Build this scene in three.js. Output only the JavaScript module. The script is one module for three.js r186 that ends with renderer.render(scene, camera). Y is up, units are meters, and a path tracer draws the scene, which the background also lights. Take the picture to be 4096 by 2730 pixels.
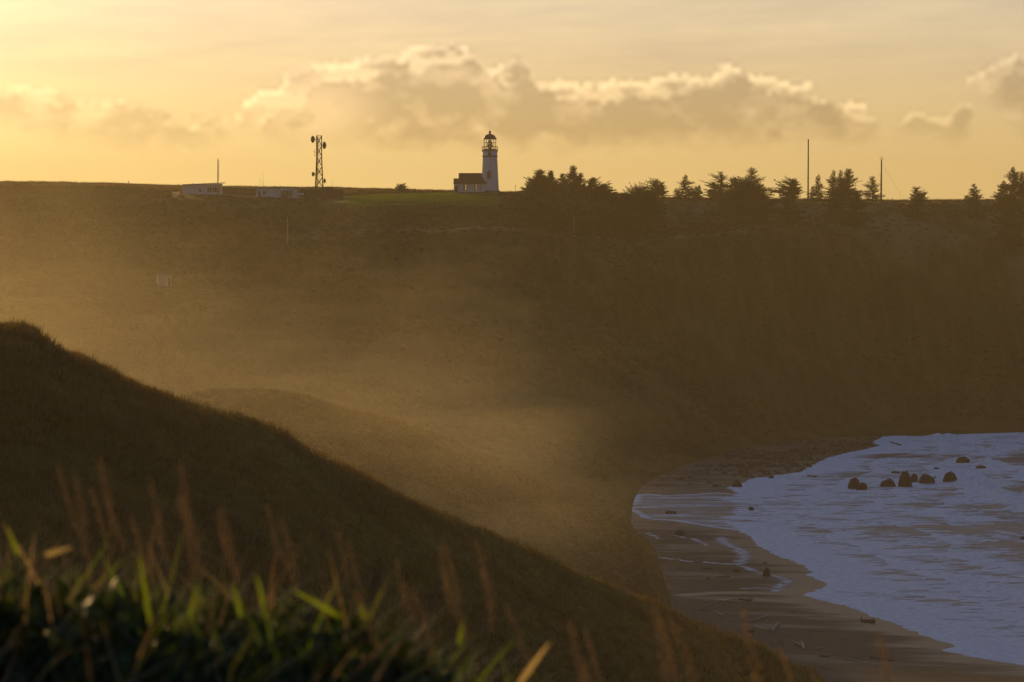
import * as THREE from 'three';
import { ImprovedNoise } from 'three/addons/math/ImprovedNoise.js';
import { mergeGeometries } from 'three/addons/utils/BufferGeometryUtils.js';

// ------------------------------------------------------------------ camera, sky, sun, exposure
const scene = new THREE.Scene();
const FPX = 11615, EYE = 60;                       // focal length in photograph pixels (4096 wide), eye height above the sea
const PITCH = Math.atan(553 / FPX), SP = Math.sin(PITCH), CP = Math.cos(PITCH);
const camera = new THREE.PerspectiveCamera(2 * Math.atan(1365 / FPX) * 180 / Math.PI, 4096 / 2730, 0.5, 30000);
camera.position.set(0, EYE, 0);
camera.lookAt(0, EYE - SP * 100, -CP * 100);
camera.focus = 560;
camera.userData.fStop = 7.1;
const renderer = new THREE.WebGLRenderer({ antialias: true });
renderer.toneMapping = THREE.LinearToneMapping;
renderer.toneMappingExposure = 1.3;
renderer.shadowMap.enabled = true;

const DEG = Math.PI / 180;
const SUN_AZ = -21 * DEG, SUN_EL = 6.8 * DEG;         // azimuth from the viewing direction, positive to the right
const sunDir = new THREE.Vector3(Math.sin(SUN_AZ) * Math.cos(SUN_EL), Math.sin(SUN_EL), -Math.cos(SUN_AZ) * Math.cos(SUN_EL));
const sun = new THREE.DirectionalLight(new THREE.Color().setRGB(1, 0.625, 0.22), 5);
sun.name = 'sun';
sun.position.copy(sunDir).multiplyScalar(2000).add(new THREE.Vector3(0, 30, -600));
sun.target.position.set(0, 30, -600);
sun.castShadow = true;
Object.assign(sun.shadow.camera, { left: -900, right: 900, top: 500, bottom: -500, near: 10, far: 4000 });
sun.shadow.mapSize.set(4096, 4096);
sun.shadow.radius = 2;
scene.add(sun, sun.target);
scene.fog = new THREE.FogExp2(new THREE.Color().setRGB(1, 0.84, 0.50), 0.00018);

// ------------------------------------------------------------------ small helpers
const { clamp, lerp } = THREE.MathUtils;
const smoothstep = (x, a, b) => { const t = clamp((x - a) / (b - a), 0, 1); return t * t * (3 - 2 * t); };   // a may be above b
let seed = 12345;
const rnd = () => { seed = (seed + 0x6d2b79f5) | 0; let t = Math.imul(seed ^ (seed >>> 15), 1 | seed); t = (t + Math.imul(t ^ (t >>> 7), 61 | t)) ^ t; return ((t ^ (t >>> 14)) >>> 0) / 4294967296; };
const rr = (a, b) => a + (b - a) * rnd();
const gauss = () => Math.sqrt(-2 * Math.log(rnd() + 1e-9)) * Math.cos(6.2831853 * rnd());
const PN = new ImprovedNoise(), noise = (x, y, z = 0) => PN.noise(x + 37.13, y + 11.7, z + 5.3);
const fbm = (x, y, z = 0, n = 4) => { let s = 0, a = 0.5; for (let i = 0; i < n; i++) { s += a * noise(x, y, z + i * 7.1); x *= 2.03; y *= 2.03; z *= 2.03; a *= 0.5; } return s; };
// a line of sight through a photograph position, carried out to the horizontal depth d
const slopeOf = (v) => Math.tan(PITCH + Math.atan((v - 1365) / FPX));
const sideOf = (u, v) => { const Y = -(v - 1365) / FPX; return ((u - 2048) / FPX) / (CP + Y * SP); };
const at = (u, v, d) => new THREE.Vector3(sideOf(u, v) * d, EYE - slopeOf(v) * d, -d);
const onSea = (u, v) => { const d = EYE / slopeOf(v); return [sideOf(u, v) * d, d]; };
const pxPerM = (d) => FPX / d;

const lookup = (list, x) => {                       // monotone cubic through [x, y] pairs
  const n = list.length;
  if (x <= list[0][0]) return list[0][1];
  if (x >= list[n - 1][0]) return list[n - 1][1];
  let i = 0; while (x > list[i + 1][0]) i++;
  const h = list[i + 1][0] - list[i][0], m = (list[i + 1][1] - list[i][1]) / h;
  const tan = (k) => {
    if (k <= 0 || k >= n - 1) return k <= 0 ? (list[1][1] - list[0][1]) / (list[1][0] - list[0][0]) : (list[n - 1][1] - list[n - 2][1]) / (list[n - 1][0] - list[n - 2][0]);
    const h0 = list[k][0] - list[k - 1][0], h1 = list[k + 1][0] - list[k][0], a = (list[k][1] - list[k - 1][1]) / h0, b = (list[k + 1][1] - list[k][1]) / h1;
    return a * b <= 0 ? 0 : 3 * (h0 + h1) / ((2 * h1 + h0) / a + (h1 + 2 * h0) / b);
  };
  let a = tan(i), b = tan(i + 1);
  if (i === 0) a = clamp(a, -3 * Math.abs(m), 3 * Math.abs(m));
  const t = (x - list[i][0]) / h, t2 = t * t, t3 = t2 * t;
  return (2 * t3 - 3 * t2 + 1) * list[i][1] + (t3 - 2 * t2 + t) * h * a + (-2 * t3 + 3 * t2) * list[i + 1][1] + (t3 - t2) * h * b;
};

// ------------------------------------------------------------------ the sky: evening air and a band of cumulus
{
  const W = 4096, H = 2048, data = new Float32Array(W * H * 4);
  const px2az = (u) => Math.atan((u - 2048) / FPX) / DEG, px2el = (v) => -(Math.atan(slopeOf(v))) / DEG;
  const P = (l) => l.map(([u, v]) => [px2az(u), px2el(v)]);
  const clouds = [
    { top: P([[940, 470], [985, 385], [1060, 352], [1130, 345], [1150, 265], [1240, 238], [1400, 245], [1480, 215], [1560, 222], [1640, 192], [1700, 172], [1780, 163], [1850, 180], [1900, 210], [1950, 252], [2040, 238], [2110, 262], [2140, 315], [2230, 322], [2310, 312], [2400, 330], [2500, 316], [2590, 325], [2610, 300], [2680, 292], [2750, 312], [2830, 285], [2900, 267], [2990, 300], [3060, 292], [3120, 312], [3230, 335], [3260, 395], [3330, 408], [3430, 398], [3480, 450], [3520, 500]]),
      bot: P([[940, 480], [1100, 540], [1400, 560], [1800, 575], [2300, 575], [2600, 560], [3000, 555], [3300, 560], [3450, 530], [3520, 505]]), k: 1.0 },
    { top: P([[-260, 400], [-120, 330], [10, 366], [60, 338], [150, 350], [240, 382], [300, 398], [420, 390], [560, 418], [640, 430], [700, 480], [760, 505], [775, 460], [830, 443], [900, 458], [930, 520]]), bot: P([[-260, 420], [10, 480], [300, 545], [640, 575], [930, 540]]), k: 0.62 },
    { top: P([[3580, 490], [3640, 432], [3700, 445], [3770, 462], [3810, 415], [3880, 412], [3895, 470]]), bot: P([[3580, 500], [3700, 525], [3840, 545], [3895, 490]]), k: 0.7 },
    { top: P([[3850, 330], [3880, 305], [3950, 272], [4020, 232], [4090, 218], [4200, 240], [4300, 200], [4420, 260], [4520, 380]]), bot: P([[3850, 335], [3960, 400], [4060, 500], [4200, 560], [4400, 500], [4520, 390]]), k: 0.85 },
  ];
  const cloudAt = (az, el) => {                     // how much cloud: [cover, depth]
    const wx = az + 0.20 * fbm(az * 2.3, el * 2.8, 3, 6), wy = el + 0.26 * fbm(az * 2.1, el * 2.5, 9, 6) + 0.10 * Math.abs(noise(az * 6, el * 6, 15));
    let best = 0, deep = 0;
    for (const c of clouds) {
      if (az < c.top[0][0] - 0.3 || az > c.top[c.top.length - 1][0] + 0.3) continue;
      const t = lookup(c.top, wx), b = lookup(c.bot, wx), above = t - wy, below = wy - b;
      const m = smoothstep(above, -0.02, 0.06) * smoothstep(below, -0.30, 0.28) * smoothstep(Math.min(wx - c.top[0][0], c.top[c.top.length - 1][0] - wx), -0.05, 0.12);
      if (m * c.k > best) { best = m * c.k; deep = clamp(above / 0.7, 0, 1); }
    }
    // beyond the frame the same broken band goes on
    const out = smoothstep(Math.abs(az), 11.5, 14);
    if (out > 0 && el < 14) {
      const f = fbm(az * 0.22, el * 0.55, 21, 6) + 0.1 - 0.16 * Math.abs(el - 2.6) / 2.4;
      const m = smoothstep(f, 0, 0.09) * 0.8 * out;
      if (m > best) { best = m; deep = clamp(f * 3, 0, 1); }
    }
    return [best, deep];
  };
  const mix3 = (a, b, t) => [lerp(a[0], b[0], t), lerp(a[1], b[1], t), lerp(a[2], b[2], t)];
  const ramp = [[-90, [0.23, 0.18, 0.11]], [0, [0.475, 0.325, 0.130]], [1.2, [0.47, 0.332, 0.152]], [4, [0.425, 0.352, 0.245]], [8, [0.19, 0.178, 0.155]], [16, [0.066, 0.086, 0.125]], [35, [0.040, 0.084, 0.172]], [90, [0.036, 0.083, 0.182]]];
  const airRamp = (el) => { let i = 0; while (i < ramp.length - 2 && el > ramp[i + 1][0]) i++; return mix3(ramp[i][1], ramp[i + 1][1], clamp((el - ramp[i][0]) / (ramp[i + 1][0] - ramp[i][0]), 0, 1)); };
  for (let row = 0; row < H; row++) {
    const el = ((row + 0.5) / H - 0.5) * 180, ce = Math.cos(el * DEG), y = Math.sin(el * DEG), base = airRamp(el);
    const fine = el > -1 && el < 15, view = el < 5.5;
    for (let col = 0; col < W; col++) {
      const step = !fine ? 16 : view && col > 800 && col < 1250 ? 1 : 4;
      if (col % step) { const o = (row * W + col) * 4; data.copyWithin(o, o - 4, o); continue; }
      const r = ((col + 0.5) / W - 0.5) * 2 * Math.PI, x = Math.cos(r) * ce, z = Math.sin(r) * ce;
      const cs = clamp(x * sunDir.x + y * sunDir.y + z * sunDir.z, -1, 1), ang = Math.acos(cs) / DEG, az = Math.atan2(x, -z) / DEG;
      const back = smoothstep(ang, 35, 130), g1 = Math.exp(-ang / 14), g2 = Math.exp(-ang / 4.5), low = smoothstep(el, 0.5, 5);
      let cr = base[0] * lerp(1, 0.34 + 0.5 * smoothstep(el, 10, 45), back), cg = base[1] * lerp(1, 0.42 + 0.45 * smoothstep(el, 10, 45), back), cb = base[2] * lerp(1, 0.72 + 0.2 * smoothstep(el, 10, 45), back);
      cr += 1.02 * g1 + 1.8 * g2; cg += lerp(0.665, 0.70, low) * g1 + 1.15 * g2; cb += lerp(0.18, 0.37, low) * g1 + 0.45 * g2;
      if (fine) {
        if (el > 0) {                               // thin high streaks
          const st = fbm(az * 0.28 + el * 0.25, el * 2.1 - az * 0.1, 40, 4) + 0.5 * fbm(az * 0.7, el * 6 - az * 0.16, 44, 3);
          const k = 1 + 0.16 * st * smoothstep(el, 1.6, 3.2); cr *= k; cg *= k; cb *= 1 + 0.10 * st * smoothstep(el, 1.6, 3.2);
        }
        const [c, deep] = cloudAt(az, el);
        if (c > 0) {
          const lit = clamp(c - cloudAt(az - 0.10, el + 0.12)[0], 0, 1), lit2 = clamp(c - cloudAt(az - 0.45, el + 0.35)[0], 0, 1);      // an edge turned to the sun
          const body = fbm(az * 1.1 + el * 0.9, el * 1.7 - az * 0.55, 60, 6) + 0.12 * noise(az * 5, el * 6, 66);     // thin and thick places
          const veil = smoothstep(Math.hypot((az + 3.9) / 1.5, (el - 1.75) / 0.9) + 1.6 * body, 1.15, 0.2);       // the sunward end of the big cloud is thin
          const thin = clamp(0.07 + 2.0 * body + 0.8 * lit + 0.45 * lit2 + 0.9 * veil + 0.15 * (1 - deep), 0, 1) * lerp(0.7, 1, smoothstep(ang, 34, 10));
          const shade = lerp(0.70, 1.08, thin), bl = lerp(0.68, 1.10, thin), gold = (lit * 0.15 + 0.11 * lit2) * smoothstep(body, -0.25, 0.1);
          const wgt = c * 0.92;
          cr = lerp(cr, (cr * shade + gold), wgt); cg = lerp(cg, (cg * (shade * 0.965) + gold * 0.80), wgt); cb = lerp(cb, (cb * bl + gold * 0.38), wgt);
        }
      }
      const o = (row * W + col) * 4;
      data[o] = cr; data[o + 1] = cg; data[o + 2] = cb; data[o + 3] = 1;
    }
  }
  {
    const c0 = 780, c1 = 1270, r0 = Math.floor(H * 0.5) + 1, r1 = Math.floor(H * (0.5 + 5.4 / 180)), w = c1 - c0, h = r1 - r0, src = new Float32Array(w * h * 3), cur = new Float32Array(w * h * 3);
    for (let y = 0; y < h; y++) for (let x = 0; x < w; x++) for (let k = 0; k < 3; k++) src[(y * w + x) * 3 + k] = cur[(y * w + x) * 3 + k] = data[((y + r0) * W + x + c0) * 4 + k];
    for (let it = 0; it < 5; it++) {
      const old = cur.slice(), g = (x, y, k) => old[(clamp(y, 0, h - 1) * w + clamp(x, 0, w - 1)) * 3 + k];
      for (let y = 0; y < h; y++) for (let x = 0; x < w; x++) for (let k = 0; k < 3; k++) {
        let s = 0; for (let j = -1; j < 2; j++) for (let i = -1; i < 2; i++) s += (j ? 1 / 6 : 4 / 6) * (i ? 1 / 6 : 4 / 6) * g(x + i, y + j, k);
        cur[(y * w + x) * 3 + k] += src[(y * w + x) * 3 + k] - s;
      }
    }
    for (let y = 2; y < h - 2; y++) for (let x = 4; x < w - 4; x++) for (let k = 0; k < 3; k++) data[((y + r0) * W + x + c0) * 4 + k] = cur[(y * w + x) * 3 + k];
  }
  const sky = new THREE.DataTexture(data, W, H, THREE.RGBAFormat, THREE.FloatType);
  sky.mapping = THREE.EquirectangularReflectionMapping;
  sky.magFilter = sky.minFilter = THREE.LinearFilter;
  sky.needsUpdate = true;
  scene.background = sky;
  scene.environment = sky;
}

// ------------------------------------------------------------------ object helpers
const names = new Map();
const numbered = (n) => { const k = names.get(n) ?? 0; names.set(n, k + 1); return k ? n + '_' + String(k).padStart(3, '0') : n; };
const shade = (m) => { m.castShadow = true; m.receiveShadow = true; return m; };
function tag(o, label, category, group, kind) { o.userData.label = label; o.userData.category = category; if (group) o.userData.group = group; if (kind) o.userData.kind = kind; return o; }
function thing(name, label, category, pos = [0, 0, 0], turn = 0, group) {
  const o = new THREE.Group(); o.name = numbered(name); o.position.set(...pos); o.rotation.y = turn; scene.add(o);
  return tag(o, label, category, group);
}
function part(name, geo, mat, parent) { const m = shade(new THREE.Mesh(geo, mat)); m.name = name; parent.add(m); return m; }
function top(name, geo, mat, label, category, group, kind) { const m = shade(new THREE.Mesh(geo, mat)); m.name = numbered(name); scene.add(m); return tag(m, label, category, group, kind); }
const mat = (r, g, b, rough = 0.9, more = {}) => new THREE.MeshPhysicalMaterial({ color: new THREE.Color().setRGB(r, g, b), roughness: rough, ...more });
const merge = (l) => mergeGeometries(l.map((g) => { const k = g.index ? g.toNonIndexed() : g; for (const n of Object.keys(k.attributes)) if (!['position', 'normal', 'uv'].includes(n)) k.deleteAttribute(n); return k; }));
const box = (w, h, d, x = 0, y = 0, z = 0, ry = 0) => new THREE.BoxGeometry(w, h, d).rotateY(ry).translate(x, y, z);      // centred
const slab = (x0, x1, y0, y1, z0, z1) => box(x1 - x0, y1 - y0, z1 - z0, (x0 + x1) / 2, (y0 + y1) / 2, (z0 + z1) / 2);
const bar = (a, b, r, r2 = r, n = 6) => {
  const A = new THREE.Vector3(...a), B = new THREE.Vector3(...b), L = A.distanceTo(B), g = new THREE.CylinderGeometry(r2, r, L, n, 1);
  g.translate(0, L / 2, 0).applyQuaternion(new THREE.Quaternion().setFromUnitVectors(new THREE.Vector3(0, 1, 0), B.clone().sub(A).normalize()));
  return g.translate(A.x, A.y, A.z);
};
const lathe = (pts, n = 40) => new THREE.LatheGeometry(pts.map(([r, y]) => new THREE.Vector2(r, y)), n);
const instanced = (name, geo, m, list, label, category, tint) => {
  const o = shade(new THREE.InstancedMesh(geo, m, list.length)), q = new THREE.Object3D(), c = new THREE.Color();
  list.forEach((p, i) => { q.position.set(p[0], p[1], p[2]); q.rotation.set(p[5] ?? 0, p[4] ?? 0, p[6] ?? 0); q.scale.setScalar(p[3] ?? 1); if (p[7]) q.scale.y *= p[7]; q.updateMatrix(); o.setMatrixAt(i, q.matrix); if (tint) { tint(c, i, p); o.setColorAt(i, c); } });
  o.name = numbered(name); scene.add(o);
  return tag(o, label, category, undefined, 'stuff');
};
function grainTexture(size, fn, srgb = false) {
  const d = new Uint8Array(size * size * 4);
  for (let y = 0; y < size; y++) for (let x = 0; x < size; x++) { const c = fn(x / size, y / size, x, y), o = (y * size + x) * 4; for (let k = 0; k < 3; k++) d[o + k] = clamp(Math.round(255 * (Array.isArray(c) ? c[k] : c)), 0, 255); d[o + 3] = 255; }
  const t = new THREE.DataTexture(d, size, size, THREE.RGBAFormat); t.wrapS = t.wrapT = THREE.RepeatWrapping; t.magFilter = THREE.LinearFilter; t.minFilter = THREE.LinearFilter; if (srgb) t.colorSpace = THREE.SRGBColorSpace; t.needsUpdate = true;
  return t;
}

// ------------------------------------------------------------------ the land, as profiles along lines of sight; depth in metres, height in metres
// every row: depth by photograph column, height by photograph column (or the photograph row where the land is seen)
const E = (v, d) => EYE - slopeOf(v) * d;
const ROWS = [
  { d: [[-2000, 80]], e: [[-2000, 24], [0, 22], [1600, 15], [2600, 4], [3200, -4], [3600, -6]] },
  { d: [[-2000, 175], [0, 175], [1600, 215], [2600, 270], [3300, 310], [4100, 330]], e: [[-2000, 36], [0, 30.5], [800, 27], [1600, 21], [2400, 12.5], [2900, 4], [3300, -5], [3600, -7]] },
  { d: [[-2000, 245], [0, 255], [800, 265], [1600, 280], [2400, 305], [3000, 335], [3300, 350], [6000, 350]], v: [[-2000, 1290], [-700, 1270], [-150, 1296], [0, 1304], [80, 1306], [125, 1322], [165, 1358], [210, 1392], [330, 1440], [480, 1512], [640, 1578], [800, 1642], [960, 1680], [1100, 1733], [1250, 1826], [1400, 1893], [1600, 1990], [1800, 2072], [2000, 2158], [2400, 2335], [2600, 2422], [2800, 2505], [3000, 2582], [3200, 2672], [3300, 2722], [3400, 2785], [3500, 2860], [6000, 2950]] },
  { d: [[-2000, 330], [0, 335], [1600, 350], [2600, 372], [3300, 380]], e: [[-2000, 36], [0, 30], [800, 21], [1600, 13], [2100, 8.5], [2500, 5], [2700, 3], [2820, 0.8], [2920, -3], [3050, -7]] },
  { d: [[-2000, 490], [850, 500], [2700, 500], [3300, 500]], e: [[-2000, 12], [0, 22], [500, 24], [740, 26.7], [850, 27.7], [1000, 27.8], [1200, 26.9], [1300, 25.6], [1500, 23.4], [1700, 20.6], [1900, 17.0], [2100, 12.6], [2300, 7.8], [2480, 3.6], [2600, 0.9], [2680, -1.6], [2760, -4], [3000, -7]] },
  { d: [[-2000, 545], [2480, 548], [3300, 550]], e: [[-2000, 6], [0, 14], [850, 12], [1700, 10.5], [2100, 7.4], [2300, 4.8], [2420, 2.2], [2510, 0.6], [2560, -1.2], [2620, -3], [2700, -5], [3000, -7]] },
  { d: [[-2000, 612], [0, 606], [1700, 604], [2300, 600], [2480, 606], [2700, 654], [2900, 692], [3200, 735], [3500, 757], [3800, 764], [4096, 772], [6000, 800]], e: [[-2000, 8], [0, 19], [850, 17], [1700, 12], [2100, 8.5], [2400, 3.2], [2480, 0.6], [2700, 1.2], [4096, 1.2]] },
  { d: [[-2000, 720], [0, 712], [800, 700], [1600, 695], [2000, 708], [2400, 722], [2800, 745], [3200, 774], [3600, 792], [4096, 800], [6000, 840]], v: [[-2000, 1450], [-900, 1330], [-350, 1240], [0, 1200], [800, 1240], [1600, 1290], [2000, 1300], [2400, 1340], [2800, 1380], [3200, 1390], [4096, 1390]] },
  { d: [[-2000, 790], [800, 785], [1100, 780], [1950, 770], [2400, 778], [2900, 790], [3300, 812], [3600, 822], [4096, 828], [6000, 870]], v: [[-2000, 1400], [-900, 1180], [-350, 1010], [-100, 960], [0, 952], [400, 955], [800, 962], [1100, 947], [1500, 929], [1950, 914], [2080, 924], [2200, 940], [2400, 949], [2700, 951], [2850, 932], [3050, 905], [3300, 920], [3600, 950], [4096, 965]] },
  { d: [[-2000, 802], [1950, 790], [2700, 796], [3300, 826], [4096, 838], [6000, 880]], v: [[-2000, 1360], [-900, 1140], [-350, 970], [-100, 915], [0, 905], [400, 905], [800, 905], [1100, 905], [1500, 880], [1950, 875], [2200, 938], [2400, 945], [2700, 946], [2850, 926], [3050, 890], [3300, 890], [3600, 900], [4096, 915]] },
  { d: [[-2000, 822], [1950, 818], [2700, 822], [3300, 840], [4096, 850], [6000, 890]], v: [[-2000, 1330], [-900, 1090], [-350, 890], [-100, 826], [0, 816], [800, 806], [1100, 808], [1500, 803], [1850, 799], [1990, 806], [2200, 850], [2450, 860], [2700, 850], [3050, 840], [3600, 842], [4096, 850]] },
  { d: [[-2000, 846], [2700, 846], [3300, 856], [4096, 866], [6000, 900]], v: [[-2000, 1300], [-900, 1060], [-350, 850], [-100, 784], [0, 775], [700, 774], [900, 780], [1000, 786], [1130, 791], [1370, 792], [1500, 785], [1700, 778], [1830, 776], [1960, 773.5], [2040, 774], [2150, 784], [2450, 796], [2700, 806], [3200, 809], [3600, 811], [4096, 811]] },
  { d: [[-2000, 925], [600, 920], [1500, 905], [2030, 886], [2700, 890], [6000, 930]], v: [[-2000, 1250], [-900, 1000], [-350, 800], [-120, 740], [0, 731], [330, 735], [600, 745], [1000, 752], [1500, 761], [1750, 767], [2030, 774], [2300, 776], [2480, 780], [2580, 791], [2700, 798], [3200, 802], [3600, 806], [4096, 804], [6000, 806]] },  // left of the frame the unseen skyline is lowered to let sun onto the mist
  { d: [[-2000, 1010]], e: [[-2000, 10], [-900, 24], [-350, 50], [0, 61], [2000, 57], [4096, 54]] },
  { d: [[-2000, 1110]], e: [[-2000, -6], [6000, -6]] },
];
const profileAt = (u) => ROWS.map((r) => { const d = lookup2(r.d, u); return [d, r.v ? E(lookup2(r.v, u), d) : lookup2(r.e, u)]; });
function lookup2(l, u) { return l.length < 2 ? l[0][1] : l.length === 2 ? lerp(l[0][1], l[1][1], clamp((u - l[0][0]) / (l[1][0] - l[0][0]), 0, 1)) : lookup(l, u); }
const T0 = -0.62, T1 = 0.62, D0 = 82, D1 = 1108;
// fan of columns, closer together inside the view
const NT = 620, ND = 460, tOf = (i) => { const s = i / (NT - 1) * 2 - 1; return 0.62 * (0.42 * s + 0.58 * s * s * s); };
const dOf = (j) => { const s = j / (ND - 1); return D0 * Math.pow(D1 / D0, s); };
const tIndex = (t) => { let a = 0, b = NT - 1; while (b - a > 1) { const m = (a + b) >> 1; if (tOf(m) <= t) a = m; else b = m; } return a + (t - tOf(a)) / (tOf(b) - tOf(a)); };
const landY = new Float32Array(NT * ND);
for (let i = 0; i < NT; i++) {
  const t = tOf(i), u = 2048 + t * FPX * 0.9985, prof = profileAt(clamp(u, -2000, 6000));
  for (let j = 0; j < ND; j++) {
    const d = dOf(j), x = t * d;
    let y = lookup(prof, d);
    const near = smoothstep(d, 420, 330), far = smoothstep(d, 560, 640), ridge = Math.abs(d - prof[2][0]);
    const slope = smoothstep(y, 2, 12);
    y += slope * (near * (0.5 * fbm(x * 0.06, d * 0.06, 1, 5) + 0.22 * fbm(x * 0.5, d * 0.5, 2, 3)) + (1 - near) * (1 - far) * 1.4 * fbm(x * 0.03, d * 0.03, 4, 5));
    const bluff = far * smoothstep(y, 3, 14) * smoothstep(y, 56, 48);
    // gullies and spurs run down the bluff, slanting to the right
    const g = (x + y * 1.1) * 0.026;
    y += bluff * (9 * (Math.abs(noise(g, y * 0.010, 8)) - 0.25) + 3.2 * fbm(g * 2.4, y * 0.03, 12, 4) + 0.8 * fbm(x * 0.16, d * 0.12, 14, 4));
    y += far * smoothstep(y, 50, 57) * (0.55 * fbm(x * 0.05, d * 0.03, 16, 4) + 0.2 * fbm(x * 0.35, d * 0.2, 18, 3)) * (1 - 0.85 * smoothstep(Math.abs(d - 846), 26, 8) * smoothstep(u, 2120, 2040) * smoothstep(u, 600, 720));
    landY[j * NT + i] = y;
  }
}
const ground = (x, d) => {
  const fi = clamp(tIndex(x / d), 0, NT - 1.001), fj = clamp(Math.log(d / D0) / Math.log(D1 / D0) * (ND - 1), 0, ND - 1.001), i = Math.floor(fi), j = Math.floor(fj), a = fi - i, b = fj - j;
  return lerp(lerp(landY[j * NT + i], landY[j * NT + i + 1], a), lerp(landY[(j + 1) * NT + i], landY[(j + 1) * NT + i + 1], a), b);
};
const onLand = (u, d, v = 820) => { const x = sideOf(u, v) * d; return [x, ground(x, d), -d]; };

const grassBump = grainTexture(512, (x, y) => 0.5 + 0.9 * (() => { let s = 0, a = 0.5, f = 8; for (let i = 0; i < 5; i++) { const p = x * f, q = y * f; s += a * (PN.noise(p % f, q % f, i * 9.7) * (1 - x) + PN.noise((p - f) % f, q % f, i * 9.7) * x); f *= 2; a *= 0.6; } return s * 0.5; })());
{
  const pos = new Float32Array(NT * ND * 3), uv = new Float32Array(NT * ND * 2), col = new Float32Array(NT * ND * 3), idx = [];
  for (let j = 0; j < ND; j++) for (let i = 0; i < NT; i++) {
    const k = j * NT + i, t = tOf(i), d = dOf(j), x = t * d, y = landY[k], u = 2048 + t * FPX;
    pos.set([x, y, -d], k * 3); uv.set([x / 5, d / 5], k * 2);
    const n1 = fbm(x * 0.02, d * 0.02, 30, 4), n2 = fbm(x * 0.09, d * 0.09, 31, 4), n3 = fbm(x * 0.5, d * 0.5, 32, 2);
    const rust = smoothstep(n1 + 0.5 * n2, 0.02, 0.28), green = smoothstep(fbm(x * 0.035, d * 0.035, 35, 4), 0.0, 0.25);
    let c = [0.105, 0.071, 0.018];
    c = c.map((q, m) => lerp(q, [0.120, 0.064, 0.014][m], rust * 0.6)); c = c.map((q, m) => lerp(q, [0.076, 0.070, 0.015][m], green * 0.75));
    // mown lawn and worn grass round the lighthouse
    const lawn = smoothstep(d, 806, 812) * smoothstep(d, 860, 850) * smoothstep(u + 60 * n2, 1330, 1480) * smoothstep(u + 40 * n2, 2010, 1960);
    const patch = smoothstep(Math.hypot((u - 1040) / 70, (d - 812) / 9) + n2, 1, 0.6);
    c = c.map((q, m) => lerp(q, [0.085, 0.150, 0.018][m], Math.max(lawn, patch)));
    const brush = smoothstep(fbm(x * 0.03, y * 0.06, d * 0.03, 5), -0.04, 0.2), far2 = smoothstep(d, 590, 640);
    c = c.map((q, m) => lerp(q, [0.052, 0.047, 0.016][m], 0.5 * brush * far2));
    const rough = smoothstep(d, 808, 822) * smoothstep(u, 2350, 2650) * smoothstep(n1 + n2, -0.3, 0.1);
    c = c.map((q, m) => lerp(q, [0.165, 0.115, 0.058][m], rough * 0.85));
    const litEdge = smoothstep(Math.abs(d - lookup2(ROWS[8].d, clamp(u, -2000, 6000)) - 1) + 3 * n2, 3.2, 1.2) * smoothstep(u, 1000, 1250) * smoothstep(u, 3300, 2900);
    c = c.map((q, m) => lerp(q, [0.27, 0.195, 0.085][m], litEdge * 0.85));  // sunlit grass on the terrace edge, painted as a pale straw strip
    if (d < 420) c = c.map((q, m) => q * [1.9, 1.75, 1.45][m]);
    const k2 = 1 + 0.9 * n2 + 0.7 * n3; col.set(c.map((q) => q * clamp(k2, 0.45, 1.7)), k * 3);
    if (i && j) { const a = k - NT - 1, b = k - NT, e = k - 1; idx.push(a, b, e, b, k, e); }
  }
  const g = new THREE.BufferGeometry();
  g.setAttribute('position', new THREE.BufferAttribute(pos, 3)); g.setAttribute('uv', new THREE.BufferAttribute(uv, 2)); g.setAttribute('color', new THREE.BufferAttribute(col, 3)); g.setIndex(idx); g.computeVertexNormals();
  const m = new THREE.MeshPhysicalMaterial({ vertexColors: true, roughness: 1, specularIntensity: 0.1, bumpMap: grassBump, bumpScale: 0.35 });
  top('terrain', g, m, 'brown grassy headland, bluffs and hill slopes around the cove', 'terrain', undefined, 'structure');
}

// the lip of the bluff where the photographer stands
const lipY = (x, d) => {
  const lip = 0.60 * Math.exp(-(((d - 4.9) / 1.5) ** 2)) * smoothstep(x, 0.7, -0.35), fall = smoothstep(d, 6.2, 90);
  return EYE - 1.55 + lip + 0.1 * smoothstep(x, 0.2, -1.2) - 0.6 * smoothstep(x, 0.2, 4) + 0.05 * fbm(x * 1.5, d * 1.5, 3, 3) - (d > 6.2 ? (d - 6.2) * 0.42 * (1 - 0.25 * fall) : 0) + (d > 6.2 ? 0.5 * fbm(x * 0.1, d * 0.1, 6, 3) * smoothstep(d, 6, 20) : 0);
};
{
  const g = new THREE.PlaneGeometry(150, 150, 260, 260).rotateX(-Math.PI / 2), p = g.attributes.position, col = new Float32Array(p.count * 3);
  for (let i = 0; i < p.count; i++) {
    const s = p.getX(i) / 75, w = (p.getZ(i)) / 75, x = 75 * Math.sign(s) * Math.pow(Math.abs(s), 2.2), d = 20 + 72 * Math.sign(w) * Math.pow(Math.abs(w), 1.6) * -1;
    p.setXYZ(i, x, lipY(x, d), -d);
    const n = fbm(x * 0.8, d * 0.8, 5, 4); col.set([0.055 * (1 + n), 0.045 * (1 + n), 0.02 * (1 + n)], i * 3);
  }
  g.setAttribute('color', new THREE.BufferAttribute(col, 3)); g.computeVertexNormals();
  top('bluff_top', g, new THREE.MeshStandardMaterial({ vertexColors: true, roughness: 1 }), 'grassy bluff top in the foreground', 'terrain', undefined, 'structure');
}

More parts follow.
